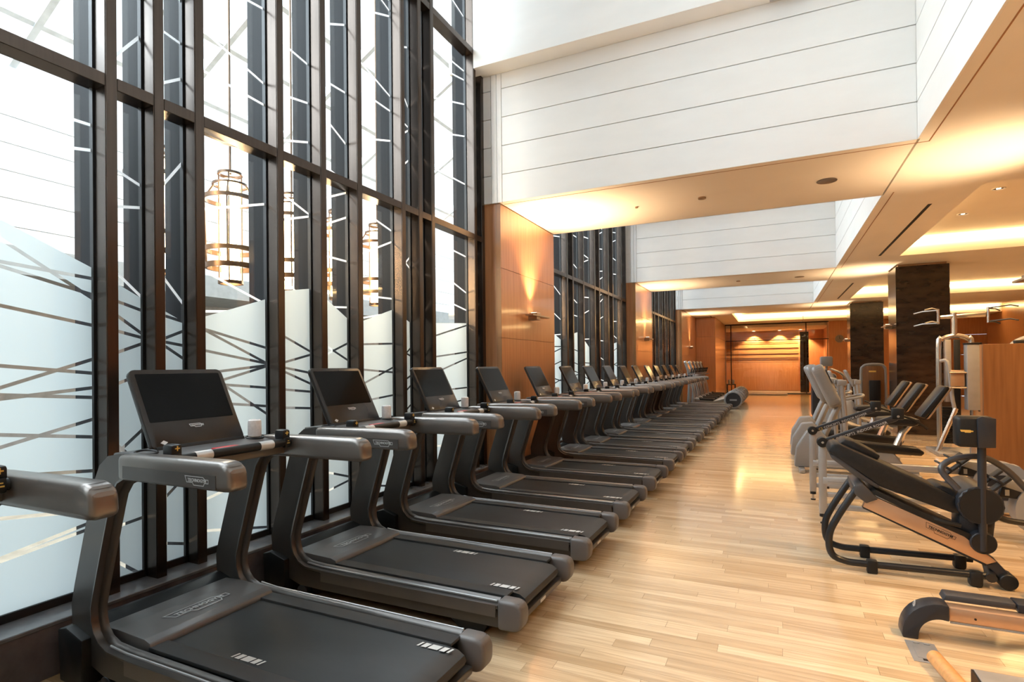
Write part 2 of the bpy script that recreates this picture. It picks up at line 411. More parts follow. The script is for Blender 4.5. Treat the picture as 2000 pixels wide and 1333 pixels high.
struct(obox('ceiling_well',M['white'],None,-3.9,XR+.3,-2.4,24,ZT,ZT+.1))
struct(obox('wall_well_near',M['white'],None,-3.9,XR+.3,-2.4,-2.2,ZC,ZT))

# ---- piers clad with veneer panels
def pier(i,y0,y1):
    p=obox('wall_pier',M['wood_edge'],None,-3.37,XP-.012,y0,y1,0,ZC-.01); struct(p)
    zs=[.02,1.05,1.99,2.93,ZC-.012]
    for a,b in zip(zs,zs[1:]):
        obox('panel',M['wood'],p,XP-.012,XP,y0,y1,a+.003,b-.003,.001,1)
        obox('edge_panel',M['wood_edge'],p,-3.37,XP-.0,y0-.008,y0,a+.003,b-.003)
    k=struct(obox('wall_core',M['white'],None,-3.9,-3.375,y0+.02,y1-.02,0,ZT))
    obox('veneer_return',M['wood'],k,-3.9,-3.375,y0+.004,y0+.019,0,ZC)
    obox('white_return',M['white'],k,-3.9,-3.375,y1-.019,y1+.0,0,ZC)
for i,(a,b) in enumerate(PIERS): pier(i,a,b)

# ---- window walls: mullions, transoms, panes with frosted film
def clip(poly, a, b, c):      # keep a*y+b*z<=c
    out=[]
    for i,p in enumerate(poly):
        q=poly[(i+1)%len(poly)]; dp=a*p[0]+b*p[1]-c; dq=a*q[0]+b*q[1]-c
        if dp<=0: out.append(p)
        if dp*dq<0: t=dp/(dp-dq); out.append((p[0]+(q[0]-p[0])*t,p[1]+(q[1]-p[1])*t))
    return out
def band(y0,za,y1,zb,w):      # line through (y0,za),(y1,zb): coefficients
    dy,dz=y1-y0,zb-za; L=math.hypot(dy,dz); n=(-dz/L,dy/L); c=n[0]*y0+n[1]*za
    return n[0],n[1],c-w/2,c+w/2
XG=-3.665
def flat_poly(bm, polys, x, th=.0008):
    for p in polys:
        if len(p)<3: continue
        A=[bm.verts.new((x,a,b)) for a,b in p]
        try: bm.faces.new(A)
        except ValueError: pass
ZS=.285
def pane(win, y0, y1, top, rng, frost, lines=None, z0=ZS+.04):
    zt,zu=3.29,5.73
    bm=bmesh.new()
    for a,b in ((z0,zt),(3.345,zu),(5.79,ZT)): box(bm,XG-.005,XG+.001,y0,y1,a,b)
    g=finish('pane',bm,M['glass'],win,smooth=0)
    if frost:
        fa,fb=frost
        poly=[(y0,z0),(y1,z0),(y1,fb),(y0,fa)]; pieces=[poly]
        L=list(lines or [])
        z=z0+.15; stop=min(fa,fb)-.12 if not L else min(min(q) for q in L)-.25
        while z<stop:
            s=rng.uniform(-.22,.22); L.append((z, z+s)); z+=rng.uniform(.13,.26)
        for za,zb in L:
            A,B,c0,c1=band(y0,za,y1,zb,.020); new=[]
            for p in pieces:
                lo=clip(p,A,B,c0); hi=clip(p,-A,-B,-c1)
                if len(lo)>2: new.append(lo)
                if len(hi)>2: new.append(hi)
            pieces=new
        bm=bmesh.new(); flat_poly(bm,pieces,XG+.003); finish('frosted_film',bm,M['film'],win,smooth=0)
    # white vinyl lines on the clear glass
    bm=bmesh.new(); base=max(frost) if frost else 1.2
    for a,b,m in ((z0,zt,6),(3.345,zu,6),(5.79,ZT,5)):
        z=(base-.15) if a==z0 else a+.12
        while z<b:
            s=rng.uniform(-.30,.30); A,B,c0,c1=band(y0,z,y1,z+s,.018)
            p=[(y0,a),(y1,a),(y1,b),(y0,b)]
            if frost and a==z0: p=[(y0,frost[0]),(y1,frost[1]),(y1,b),(y0,b)]
            p=clip(clip(p,A,B,c1),-A,-B,-c0)
            flat_poly(bm,[p],XG+.003); z+=rng.uniform(.22,.55)
    finish('vinyl_line',bm,M['filmwhite'],win,smooth=0)
def window(idx, muls, y0, y1, frosts, seed, lines={}):
    rng=random.Random(seed)
    win=sempty('window_%d'%idx,(0,0,0))
    for m in muls:
        bm=bmesh.new(); a,b=m
        box(bm,-3.535,-3.53,a+.004,b-.004,ZS,ZT); box(bm,-3.64,-3.534,a,b,ZS,ZT,.003,1); finish('mullion',bm,M['alu'],win)
        bm=bmesh.new(); box(bm,-3.675,-3.641,a-.012,b+.012,ZS,ZT); finish('gasket',bm,M['gasket'],win,smooth=0)
        bm=bmesh.new(); box(bm,-3.85,-3.676,a-.004,b+.004,ZS,ZT); finish('outer_fin',bm,M['alu_out'],win,smooth=0)
    edges=[y0]+[v for m in muls for v in m]+[y1]
    gaps=[(edges[i],edges[i+1]) for i in range(0,len(edges),2) if edges[i+1]-edges[i]>.05]
    for k,(a,b) in enumerate(gaps):
        for z0,z1 in ((3.275,3.35),(5.715,5.79)):
            bm=bmesh.new(); box(bm,-3.64,-3.533,a,b,z0,z1,.003,1); box(bm,-3.69,-3.641,a,b,z0+.012,z1-.012); finish('transom',bm,M['alu'],win)
        bm=bmesh.new(); box(bm,-3.70,-3.645,a,b,ZS,ZS+.045); finish('bottom_rail',bm,M['gasket'],win,smooth=0)
        f=frosts[k%len(frosts)]
        pane(win,a,b,ZT,rng,f,lines.get(k))
    # stone upstand and sill
    u=struct(obox('wall_upstand',M['sillstone'],None,-3.9,XW,y0,y1,0,.262))
    obox('sill',M['siltop'],u,-3.9,XW+.004,y0,y1,.262,ZS,.004,1)
    return win
MUL1=[(.18,.25),(.52,.59),(1.93,1.997),(2.212,2.279),(2.488,2.558),(3.175,3.245),(3.642,3.712),(4.112,4.182),(4.80,4.87),(5.115,5.185),(5.368,5.438),(6.375,6.445),(6.585,6.66)]
FR1=[(2.4,2.6),(2.3,2.5),(2.79,2.21),(2.17,2.06),(2.03,1.93),(1.95,2.16),(2.23,2.30),(2.30,2.07),(2.02,2.22),(2.2,2.1),(2.1,2.2),(2.12,2.18),(2.0,2.1)]
LINES={2:[(2.239,2.149),(2.365,2.052),(2.855,2.027),(2.107,1.87),(1.204,1.672),(1.725,1.586),(1.371,1.501),(1.554,1.442),(1.398,1.207),(.983,1.315),(1.141,1.007),(.958,.771),(.46,.709),(.484,.673)],
 3:[(2.048,1.983),(1.985,1.833),(1.86,1.809),(1.688,1.773),(1.496,1.579)], 4:[(1.981,1.93),(1.78,1.869),(1.8,1.767),(1.81,1.675)],
 5:[(1.909,1.769),(1.921,1.647),(1.752,1.645),(1.568,1.63),(1.467,1.624),(1.512,1.452),(1.634,1.242),(1.379,1.305)],
 6:[(1.915,1.748),(1.63,1.723),(1.63,1.562),(1.618,1.467),(1.441,1.399),(1.289,1.255)]}
window(1,MUL1,-2.2,6.66,FR1,11,LINES)
MUL2=[(8.72,8.79),(9.15,9.22),(9.95,10.02),(10.28,10.35),(10.95,11.02),(11.75,11.82),(12.1,12.17),(12.85,12.92),(13.25,13.32),(14.1,14.17),(14.56,14.63)]
window(2,MUL2,8.68,14.67,[None,(2.3,2.1),(2.1,2.2),(2.2,2.3),(2.3,2.0),(2.0,2.2)],23)
MUL3=[(v[0]+8.17,v[1]+8.17) for v in MUL2]
window(3,MUL3,16.86,22.78,[None,(2.3,2.1),(2.1,2.2),(2.2,2.3),(2.3,2.0)],31)

# ---- outside atrium seen through the glass
aw=struct(obox('wall_atrium',M['atrium_white'],None,-10.6,-10.02,-10,44,3.3,6.05))
for k in range(6): obox('panel',M['atrium_white'],aw,-10.02,-10.0,-10,44,3.32+k*.4,3.708+k*.4,.002,1)
struct(obox('wall_atrium_band',M['atrium_grey'],None,-10.6,-9.2,-10,44,2.92,3.3))
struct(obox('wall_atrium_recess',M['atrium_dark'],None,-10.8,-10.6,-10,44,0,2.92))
struct(obox('floor_atrium',M['atrium_floor'],None,-10.6,-3.9,-10,44,-.1,0))
struct(obox('wall_atrium_end',M['white'],None,-10.6,-3.9,43.8,44,0,10.9)); struct(obox('wall_atrium_start',M['white'],None,-10.6,-3.9,-10,-9.8,0,10.9))
struct(obox('wall_over_window',M['white'],None,-3.95,-3.9,-10,44,ZT,10.9))
struct(obox('wall_left_near',M['white'],None,-3.9,-3.6,YB,-2.2,0,ZT)); struct(obox('wall_left_beyond',M['white'],None,-3.95,-3.9,25.2,44,0,ZT)); struct(obox('wall_left_before',M['white'],None,-3.95,-3.9,-10,YB,0,ZT))
for k in range(3): obox('pillar',M['white'],aw,-9.6,-9.2,2+8*k,2.5+8*k,0,2.92)
roof=sempty('ceiling_atrium')
obox('lantern_rail',M['atrium_grey'],roof,-5.04,-4.96,-10,44,8.70,8.80)
for k in range(24):
    bm=bmesh.new(); y=-9+2.2*k; prism(bm,[(-10.1,6.05),(-3.95,9.55),(-3.95,9.75),(-10.1,6.25)],y,y+.09); finish('roof_beam',bm,M['roof_steel'],roof)
for x in (-5.4,-6.4,-7.4,-8.4,-9.4):
    z=5.95+(x+10.1)*.569; bm=bmesh.new(); prism(bm,[(x,z+.12),(x+.07,z+.16),(x+.07,z+.26),(x,z+.22)],-10,44); finish('roof_purlin',bm,M['roof_steel'],roof)

# ---- remaining room shell
wr=struct(obox('wall_right',M['wood'],None,XE,XE+.2,YB,YE,0,4.2))
struct(obox('wall_back',M['soffit'],None,-3.9,XE,YB-.2,YB,0,4.2))

# ---- far end: wood wall, glazed room, door
def far_end():
    we=sempty('wall_end')
    # wood block left of the glass
    for k,(a,b) in enumerate(zip((.02,1.0,1.95,2.9),(1.0,1.95,2.9,3.79))):
        obox('panel',M['wood'],we,-3.30,-2.45,27.2,27.3,a+.004,b-.004)
        obox('panel',M['wood'],we,-2.47,-2.45,27.31,32.9,a+.004,b-.004)
        obox('panel',M['wood'],we,2.55,4.6,32.9,33.0,a+.004,b-.004)
        obox('panel',M['wood'],we,4.61,6.8,32.9,33.0,a+.004,b-.004); obox('panel',M['wood'],we,6.81,9.0,32.9,33.0,a+.004,b-.004)
    obox('core',M['wood_edge'],we,-3.9,-2.48,27.31,33,0,ZC); obox('return_panel',M['wood'],we,-3.9,-3.31,25.2,27.3,0,ZC)
    # glazed room behind
    rm=struct(obox('wall_room_back',M['wood'],None,-3.3,9,36.9,37.1,0,4))
    z=1.72
    for k in range(22): obox('slat',M['slat'],rm,-3.2,1.3,36.86+.02*math.sin(k*1.7),36.9,z+k*.085,z+k*.085+.078)
    for k in range(5): obox('lower_panel',M['wood'],rm,-3.2+.9*k,-2.305+.9*k,36.86,36.9,.02,1.70)
    struct(obox('wall_room_left',M['wood'],None,-3.5,-3.3,33,37,0,4)); struct(obox('ceiling_room',M['soffit'],None,-3.5,9,33,37,3.6,3.8))
    struct(obox('wall_room_divider',M['wood'],None,2.6,2.75,33.05,36.9,0,3.6))
    struct(obox('wall_room_dark',M['marble'],None,1.32,1.75,35.2,35.4,0,3.4))
    gl=tag(sempty('glass_partition'),'floor to ceiling glass partition at the far end of the hall','glass wall'); del gl['kind']
    xs=[-2.42,-2.15,-1.55,-.2,.75,1.52,2.5]
    for a,b in zip(xs,xs[1:]): obox('pane',M['glass2'],gl,a+.004,b-.004,32.9,32.912,.04,3.74)
    obox('head_rail',M['gasket'],gl,-2.45,2.55,32.87,32.94,3.74,3.8); obox('floor_rail',M['gasket'],gl,-2.45,2.55,32.87,32.94,0,.05)
    obox('mid_rail',M['gasket'],gl,-2.45,2.55,32.88,32.93,2.86,2.90)
    for x in (-2.43,-2.15,1.52,2.5): obox('post',M['brass'] if x in(2.5,-2.43) else M['gasket'],gl,x-.025,x+.025,32.88,32.93,.05,3.74)
    ocyl('door_pull',M['chrome'],gl,(1.62,32.82,.9),(1.62,32.82,1.9),.02,10)
far_end()
for k,x in enumerate((-1.1,.3,1.4)):
    t=thing('downlight',['round downlight on the left over the wall inside the glass room','middle downlight over the wall inside the glass room','right downlight over the wall inside the glass room'][k],'light',(x,36.45,3.6),0,'downlights')
    ocyl('trim_ring',M['white'],t,(0,0,-.012),(0,0,0),.10,24); ocyl('lens',M['bulb'],t,(0,0,-.016),(0,0,-.006),.075,24)
def spot(name,loc,energy,ang=1.6,col=WARM,rot=(0,0,0),rad=.05,blend=.6):
    l=bpy.data.lights.new(name,'SPOT'); l.energy=energy; l.spot_size=ang; l.spot_blend=blend; l.color=col; l.shadow_soft_size=rad
    o=bpy.data.objects.new(name,l); C.objects.link(o); o.location=loc; o.rotation_euler=rot; return o
for x in (-1.1,.3,1.4): spot('room_spot',(x,36.5,3.57),480,1.9,(1,.66,.34),blend=.4)

# ---- dark marble columns
def column(x0,x1,y0,y1,name_label):
    c=struct(obox('wall_column',M['marble'],None,x0,x1,y0,y1,0,ZC-.05))
    obox('cap',M['brass'],c,x0+.04,x1-.04,y0+.04,y1-.04,ZC-.05,ZC)
    obox('polished_side',M['marble'],c,x0-.006,x0,y0+.01,y1-.01,0,ZC-.06)
    return c
column(2.49,3.46,14.95,15.9,'')
column(2.48,3.48,23.2,24.1,'')
column(6.4,7.4,14.95,15.9,'')
column(2.49,3.46,6.85,7.8,'')

# ---- sconces
def sconce(loc,rz,label,k=60):
    t=thing('wall_sconce',label,'lamp',loc,rz,'uplight wall sconces')   # wall in local -x
    obox('shelf',M['brass'],t,.05,.17,-.28,.38,-.012,.012,.003,1); obox('bracket',M['brass'],t,0,.14,-.07,.07,-.06,.0,.006,1)
    obox('shade',M['brass'],t,.03,.15,-.09,.09,.012,.045,.004,1); obox('lens',M['bulb'],t,.045,.135,-.075,.075,.044,.048)
    a=Matrix.Rotation(rz,4,'Z')@Vector((.12,0,.07)); p=Vector(loc)+a
    spot('sconce_glow',p,k,1.7,(1,.68,.38),(PI,.30,rz),.05,.95)
    return t
sconce((XP,7.64,2.35),0,'uplight sconce on the wood pier between the first two windows',260)
sconce((XP,15.8,2.35),0,'uplight sconce on the second wood pier along the windows',150)
sconce((XP,25.0,2.35),0,'uplight sconce on the last wood pier near the far end',150)
sconce((2.484,7.4,2.45),PI,'uplight sconce on the dark column just right of the photo',105)
sconce((2.484,15.5,2.45),PI,'uplight sconce on the side of the nearer dark marble column',130)
sconce((2.474,23.6,2.45),PI,'uplight sconce on the side of the farther dark marble column',140)

# ---- ceiling fittings
def downlight(loc,label,en=70,ang=2.0):
    t=thing('downlight',label,'light',loc,0,'downlights')
    bm=bmesh.new(); tube(bm,[(.075*math.cos(a*PI/12),.075*math.sin(a*PI/12),-.004) for a in range(24)],.009,8,closed=True); finish('trim_ring',bm,M['white'],t)
    ocyl('reflector',M['black'],t,(0,0,-.001),(0,0,.002),.07,24); ocyl('lens',M['bulb'],t,(0,0,-.005),(0,0,-.0005),.028,16)
    spot('downlight_beam',(loc[0],loc[1],loc[2]-.02),en,ang)
for i,(x,y,l) in enumerate([(2.95,11.9,'recessed downlight in the nearest ceiling recess, closest to its far cove'),(3.0,10.4,'middle of the three recessed downlights in the nearest ceiling recess'),(2.98,9.2,'recessed downlight in the nearest ceiling recess, closest to the camera'),
  (3.0,4.9,'recessed downlight over the rowing machines, outside the photo'),(3.0,3.2,'recessed downlight over the decline bench, outside the photo'),(3.0,1.8,'recessed downlight near the camera, outside the photo'),
  (5.6,11.5,'recessed downlight over the wood partition'),(5.6,9.3,'recessed downlight right of the rowing machines'),(5.6,3.5,'recessed downlight right of the camera'),
  (4.2,19,'recessed downlight in the recess between the columns'),(6.5,19,'recessed downlight in the recess right of the columns'),(.3,28.5,'recessed downlight before the glass room'),(3.5,28.5,'recessed downlight before the clock wall')]):
    downlight((x,y,ZC+.34),l,215 if y<14 else 190)
def disc(name,label,cat,x,y,r,mat,h=.012):
    return tag(ocyl(name,M[mat],None,(x,y,ZC-h),(x,y,ZC),r,28,bev=.003),label,cat)
disc('ceiling_speaker','round flush speaker grille in the first soffit beam','speaker',.597,7.66,.11,'tm_light',.01)
disc('smoke_detector','small round detector in the first soffit beam left of the speaker','detector',-.835,7.67,.05,'brass',.02)
disc('sprinkler','tiny sprinkler head in the first soffit beam near the pier','sprinkler',-1.7,7.7,.02,'brass',.02)
disc('ceiling_speaker','round flush speaker grille in the second soffit beam','speaker',.6,15.8,.11,'tm_light',.01)
disc('smoke_detector','small round detector in the second soffit beam','detector',-.835,15.8,.05,'brass',.02)
for a,b,l in ((9.44,13.53,'long black slot diffuser in the soffit beside the second well'),(17.77,21.83,'long black slot diffuser in the soffit beside the third well')):
    tag(obox('slot_diffuser',M['gasket'],None,1.955,2.0,a,b,ZC-.004,ZC+.01),l,'air vent')
tag(obox('slot_diffuser',M['gasket'],None,-2.62,-2.58,26.5,31.0,ZC-.004,ZC+.01),'black slot diffuser in the ceiling left of the glass room','air vent')
tag(obox('air_grille',M['steel'],None,.0,.35,6.45,6.6,5.50,5.526),'grey air grille under the white bulkhead at the top edge of the photo','air vent')
# clock
t=thing('wall_clock','round pale wall clock on the wood wall beside the glass door','clock',(3.03,32.88,2.86))
ocyl('rim',M['brass'],t,(0,0,0),(0,-.03,0),.21,32); ocyl('face',M['whiteplast'],t,(0,-.03,0),(0,-.034,0),.19,32)
obox('hand',M['black'],t,-.008,.008,-.037,-.035,0,.14); obox('hand',M['black'],t,0,.09,-.037,-.035,-.006,.006)

# ---- lanterns in the atrium
def make_lantern(label):
    t=thing('pendant_lantern',label,'lantern',(0,0,0),0,'pendant lanterns beyond the glass')
    def ring(z,r,h,nm='ring'):
        bm=bmesh.new(); n=28
        rings=[[( (r+dr)*math.cos(2*PI*k/n),(r+dr)*math.sin(2*PI*k/n),z+dz) for dr,dz in ((0,0),(.018,0),(.018,h*1.3),(0,h*1.3))] for k in range(n)]
        loft(bm,rings,closed=True); finish(nm,bm,M['lantern'],t)
    ring(-.31,.215,.04); ring(-.14,.225,.035); ring(.38,.235,.03); ring(-.46,.10,.025); ring(.65,.10,.02); ring(.54,.15,.015)
    for k in range(4):
        a=PI/4+k*PI/2; c,s=math.cos(a),math.sin(a)
        otube('strut',M['lantern'],t,[(.22*c,.22*s,-.3),(.24*c,.24*s,.40),(.15*c,.15*s,.55)],.009,6)
        otube('strut',M['lantern'],t,[(.105*c,.105*s,-.45),(.105*c,.105*s,.66)],.007,6)
    ocyl('light_tube',M['lamp'],t,(0,0,-.42),(0,0,.60),.085,20)
    bm=bmesh.new(); tube(bm,[(0,0,-.28),(0,0,.38)],[.21,.228],24,cap=False); finish('glass_shade',bm,M['lantglass'],t)
    ocyl('stem',M['lantern'],t,(0,0,.66),(0,0,5.80),.012,8)
    return t
lan=[(-5,3.15,'second'),(-5,3.9,'third'),(-5,4.70,'fourth'),(-5,5.45,'fifth'),(-5,6.22,'sixth'),(-5,10.0,'b'),(-5,10.9,'b'),(-5,11.8,'b'),(-5,12.7,'b'),(-5,17.7,'c'),(-5,18.8,'c'),(-5,19.9,'c')]
labs=['glowing lantern beyond the glass, leftmost, half hidden by a mullion','large glowing bronze lantern seen whole through the widest clear pane','glowing bronze lantern just right of the large whole lantern','glowing bronze lantern behind the narrow pane, second from the right','glowing bronze lantern at the right end of the near row',
 'first lantern glimpsed through the second window bay','second lantern glimpsed through the second window bay','third lantern glimpsed through the second window bay','fourth lantern glimpsed through the second window bay','first lantern glimpsed through the third window bay','second lantern glimpsed through the third window bay','third lantern glimpsed through the third window bay']
L0=make_lantern(labs[0])
for k,(x,y,_) in enumerate(lan):
    if k==0: L0.location=(x,y,2.93)
    else: dup(L0,(x,y,2.93),labs[k])

# ================================================================ TREADMILLS  (local: -x = front towards the window)
def make_treadmill(label):
    t=thing('treadmill',label,'treadmill',(0,0,0),0,'treadmills in the row along the windows')
    X0=2.30
    # (outer x,z, inner x,z) in world-like X, shifted by X0
    low=[(-1.46,.085,-1.46,.250),(-2.2,.085,-2.2,.252),(-2.85,.085,-2.80,.256),(-3.02,.090,-2.93,.262),(-3.14,.125,-2.985,.285),(-3.235,.20,-3.02,.32),(-3.285,.30,-3.038,.37),(-3.292,.40,-3.04,.43),(-3.265,.50,-3.015,.52),(-3.20,.70,-2.955,.71),(-3.13,.92,-2.885,.93),(-3.09,1.04,-2.86,1.00),(-3.04,1.13,-2.82,1.05),(-2.97,1.18,-2.76,1.075),(-2.86,1.198,-2.66,1.082)]
    hand=[(-2.86,1.199,-2.70,1.081),(-2.6,1.205,-2.6,1.083),(-2.3,1.208,-2.3,1.082),(-2.14,1.207,-2.14,1.081),(-2.085,1.195,-2.10,1.080),(-2.055,1.165,-2.075,1.082),(-2.045,1.12,-2.06,1.086)]
    sh=lambda L:[(a+X0,b,c+X0,d) for a,b,c,d in L]
    for s in (-1,1):
        y0,y1=(-.455,-.365) if s<0 else (.365,.455)
        bm=bmesh.new(); ribbon(bm,sh(low),y0,y1,.028); f=finish('side_frame',bm,M['tm_body'],t)
        # bright edge bead along the inner top of the rail, and flat inset on the outer face
        yy=y0-.001 if s<0 else y1+.001
        bm=bmesh.new(); box(bm,-2.80+X0,-1.47+X0,min(yy,yy+.004*(-s)),max(yy,yy+.004*(-s)),.155,.225); finish('side_panel',bm,M['tm_light'],f)
        bm=bmesh.new(); tube(bm,[(-1.465+X0,(y0 if s<0 else y1)-s*.016,.2455),(-2.8+X0,(y0 if s<0 else y1)-s*.016,.251),(-2.93+X0,(y0 if s<0 else y1)-s*.016,.262)],.006,8); finish('rail_bead',bm,M['silver'],f)
        hp=[(-2.84,1.198),(-2.75,1.202),(-2.4,1.207),(-2.13,1.208),(-2.095,1.202),(-2.068,1.183),(-2.056,1.155),(-2.052,1.085),(-2.10,1.078),(-2.72,1.076),(-2.84,1.072)]
        bm=bmesh.new(); prism(bm,[(p+X0,q) for p,q in hp],*((-.460,-.362) if s<0 else (.362,.460)),r=.024,seg=3); h=finish('handrail',bm,M['tm_light'],t)
        bm=bmesh.new(); ya=-.4625 if s<0 else .4585
        box(bm,-2.79+X0,-2.14+X0,ya,ya+.004,1.090,1.150); finish('rail_plate',bm,M['tm_body'],h,smooth=0)
        bm=bmesh.new(); badge(bm,.155,frame((-2.26+X0,-.4630 if s<0 else .4630,1.120),(-s,0,0) if s>0 else (1,0,0),(0,0,1))); finish('logo',bm,M['logo'],h,smooth=0)
        # end cap
        bm=bmesh.new(); cap=[(-1.46,.083),(-1.35,.085),(-1.318,.10),(-1.302,.135),(-1.30,.205),(-1.316,.240),(-1.35,.254),(-1.46,.254)]
        prism(bm,[(a+X0,b) for a,b in cap],*( (-.457,-.352) if s<0 else (.352,.457)),r=.02,seg=3); finish('end_cap',bm,M['tm_cap'],t)
        # ribbed foot rail
        a,b=(-.365,-.275) if s<0 else (.275,.365)
        oprism('foot_rail',M['rib'],t,[(-2.76+X0,.235),(-1.44+X0,.235),(-1.44+X0,.251),(-2.76+X0,.256)],a,b,.003)
        # lever
        l=thing_part('speed_lever',t); 
        y=-.33 if s<0 else .33
        bm=bmesh.new(); box(bm,-2.66+X0,-2.585+X0,y-.028,y+.028,1.185,1.245,.014,2); box(bm,-2.605+X0,-2.575+X0,y-.020,y+.020,1.14,1.2,.008,2); finish_into(l,bm,M['black'])
        bm=bmesh.new(); xx=-2.5845+X0
        box(bm,xx,xx+.001,y-.012,y+.012,1.222,1.228); box(bm,xx,xx+.001,y-.003,y+.003,1.213,1.237)
        box(bm,xx+.011,xx+.012,y-.010,y+.010,1.165,1.171); box(bm,xx+.011,xx+.012,y-.006,y+.006,1.178,1.183); finish('lever_symbol',bm,M['gold'],l,smooth=0)
    # belt over rear roller
    belt=[(-2.78,.170),(-2.78,.243),(-1.47,.240),(-1.40,.232),(-1.365,.212),(-1.355,.188),(-1.365,.165),(-1.40,.150)]
    oprism('running_belt',M['belt'],t,[(a+X0,b) for a,b in belt],-.272,.272)
    for (bx,yy) in ((-2.06,.225),(-1.52,-.225)):
        bm=bmesh.new()
        for k,(o,w) in enumerate(((-.085,.012),(-.052,.03),(.0,.055),(.052,.03),(.085,.012))):
            x=bx+o+X0; d=.018
            vs=[bm.verts.new(p) for p in ((x-w/2-d*.3,yy-.020,.2446),(x+w/2-d*.3,yy-.020,.2446),(x+w/2+d*.3,yy+.020,.2446),(x-w/2+d*.3,yy+.020,.2446))]; bm.faces.new(vs)
        finish('belt_mark',bm,M['mark'],t,smooth=0)
    # motor hood
    hood=[(-3.20,.17),(-3.20,.262),(-3.15,.285),(-3.02,.292),(-2.80,.285),(-2.755,.272),(-2.745,.250),(-2.755,.17)]
    hd=oprism('motor_hood',M['hood'],t,[(a+X0,b) for a,b in hood],-.362,.362,.006)
    bm=bmesh.new(); badge(bm,.36,frame((-2.90+X0,0,.2915),(0,1,0),(-1,0,0)),t=.03); finish('logo',bm,M['logo'],hd,smooth=0)
    # rear bar with small badge
    rb=obox('rear_bar',M['tm_body'],t,-1.405+X0,-1.36+X0,-.345,.345,.088,.128,.008)
    bm=bmesh.new(); prism(bm,rpoly(.09,.02,.009),-1.3595+X0,-1.358+X0,axis='x')
    bmesh.ops.translate(bm,verts=bm.verts,vec=(0,0,.108)); finish('logo',bm,M['logo'],rb,smooth=0)
    # underframe, feet, wheels
    bm=bmesh.new(); box(bm,-3.15+X0,-1.50+X0,-.35,.35,.075,.16,.01); finish('underframe',bm,M['black'],t)
    for s in (-1,1):
        oprism('rear_foot',M['black'],t,[(-1.75+X0,0),(-1.60+X0,0),(-1.55+X0,.09),(-1.85+X0,.09)],s*.34-.04,s*.34+.04,.004)
        ocyl('transport_wheel',M['slate'],t,(-3.0+X0,s*.40-.03,.045),(-3.0+X0,s*.40+.03,.045),.045,20,bev=.006)
    oprism('front_cover',M['black'],t,[(-3.32+X0,.02),(-3.12+X0,.02),(-3.12+X0,.26),(-3.26+X0,.30),(-3.335+X0,.28)],-.47,.47,.01)
    # console: tray, grip bar, screen
    tr=oprism('console_tray',M['hood'],t,[(-3.02+X0,1.10),(-3.02+X0,1.185),(-2.90+X0,1.195),(-2.64+X0,1.165),(-2.64+X0,1.10),(-2.8+X0,1.07)],-.375,.375,.008)
    for s in (-1,1): otube('cup_holder',M['black'],tr,[(-2.84+X0+.048*math.cos(k*PI/10),s*.32+.048*math.sin(k*PI/10),1.19-.115*.048*math.cos(k*PI/10)) for k in range(20)],.006,6,closed=True)
    gb=otube('grip_bar',M['black'],t,[(-2.60+X0,-.36,1.17),(-2.60+X0,.36,1.17)],.024,14)
    for s in (-1,1): otube('pulse_sensor',M['logo'],gb,[(-2.60+X0,s*.19-.045,1.17),(-2.60+X0,s*.19+.045,1.17)],.0252,14)
    obox('stop_button',M['red'],t,-2.70+X0,-2.66+X0,-.07,.07,1.172,1.186,.004)
    # tilted console
    b=Vector((-2.86+X0,0,1.185)); tp=Vector((-3.075+X0,0,1.605)); d=(tp-b); hgt=d.length
    mt=frame((b+tp)/2,(0,1,0),tuple(d))    # local x = width, y = up the slope, z = towards the runner
    bm=bmesh.new(); prism(bm,rpoly(.545,hgt,.035),-.032,0,.006,axis='z'); bmesh.ops.transform(bm,matrix=mt,verts=bm.verts); co=finish('console',bm,M['bezel'],t)
    bm=bmesh.new(); prism(bm,[(x,y+.065) for x,y in rpoly(.49,.285,.004,1)],.0,.0015,axis='z'); bmesh.ops.transform(bm,matrix=mt,verts=bm.verts); finish('screen',bm,M['blackgloss'],co,smooth=0)
    bm=bmesh.new(); badge(bm,.085,mt@Matrix.Translation((0,-.115,.001)),t=.06); finish('logo',bm,M['logo'],co,smooth=0)
    bm=bmesh.new(); q=[(-.225,-.195),(-.205,-.182),(-.185,-.195),(-.205,-.208)]
    bm.faces.new([bm.verts.new(mt@Vector((x,y,.0012))) for x,y in q]); finish('status_mark',bm,M['logo'],co,smooth=0)
    bm=bmesh.new(); box(bm,-.26,.26,-hgt/2-.004,-hgt/2+.02,-.02,.012,.004,mtx=mt); finish('lower_lip',bm,M['black'],co)
    bm=bmesh.new(); box(bm,-.12,.12,-.2,.1,-.06,-.03,.01,mtx=mt); finish('rear_housing',bm,M['black'],co)
    return t
def thing_part(name,parent):
    bm=bmesh.new(); bm.verts.new((0,0,0)); o=finish(name,bm,M['black'],parent,smooth=0); return o
def finish_into(o,bm,mat):
    me=o.data; bmesh.ops.recalc_face_normals(bm,faces=bm.faces); bm.to_mesh(me); bm.free()
    for p in me.polygons: p.use_smooth=True
    me.set_sharp_from_angle(angle=math.radians(35))
TY=[.74,2.05,3.31,4.57,5.84,7.20,8.56,9.75,11.0,12.27,13.5,14.9,16.1,17.35,18.6,19.9]
ORD=['first','second','third','fourth','fifth','sixth','seventh','eighth','ninth','tenth','eleventh','twelfth','thirteenth','fourteenth','fifteenth','sixteenth']
TL=['dark grey treadmill at the left edge, only its handrail in view','largest dark grey treadmill, in the left foreground with its whole console in view']
for k in range(2,16): TL.append('dark grey treadmill, %s in the row counting from the left edge'%ORD[k])
TL[5]='dark grey treadmill, sixth from the left edge, before the near wood pier'
TL[15]='dark grey treadmill, last in the row, next to the silver cross trainers'
T0=make_treadmill(TL[0])
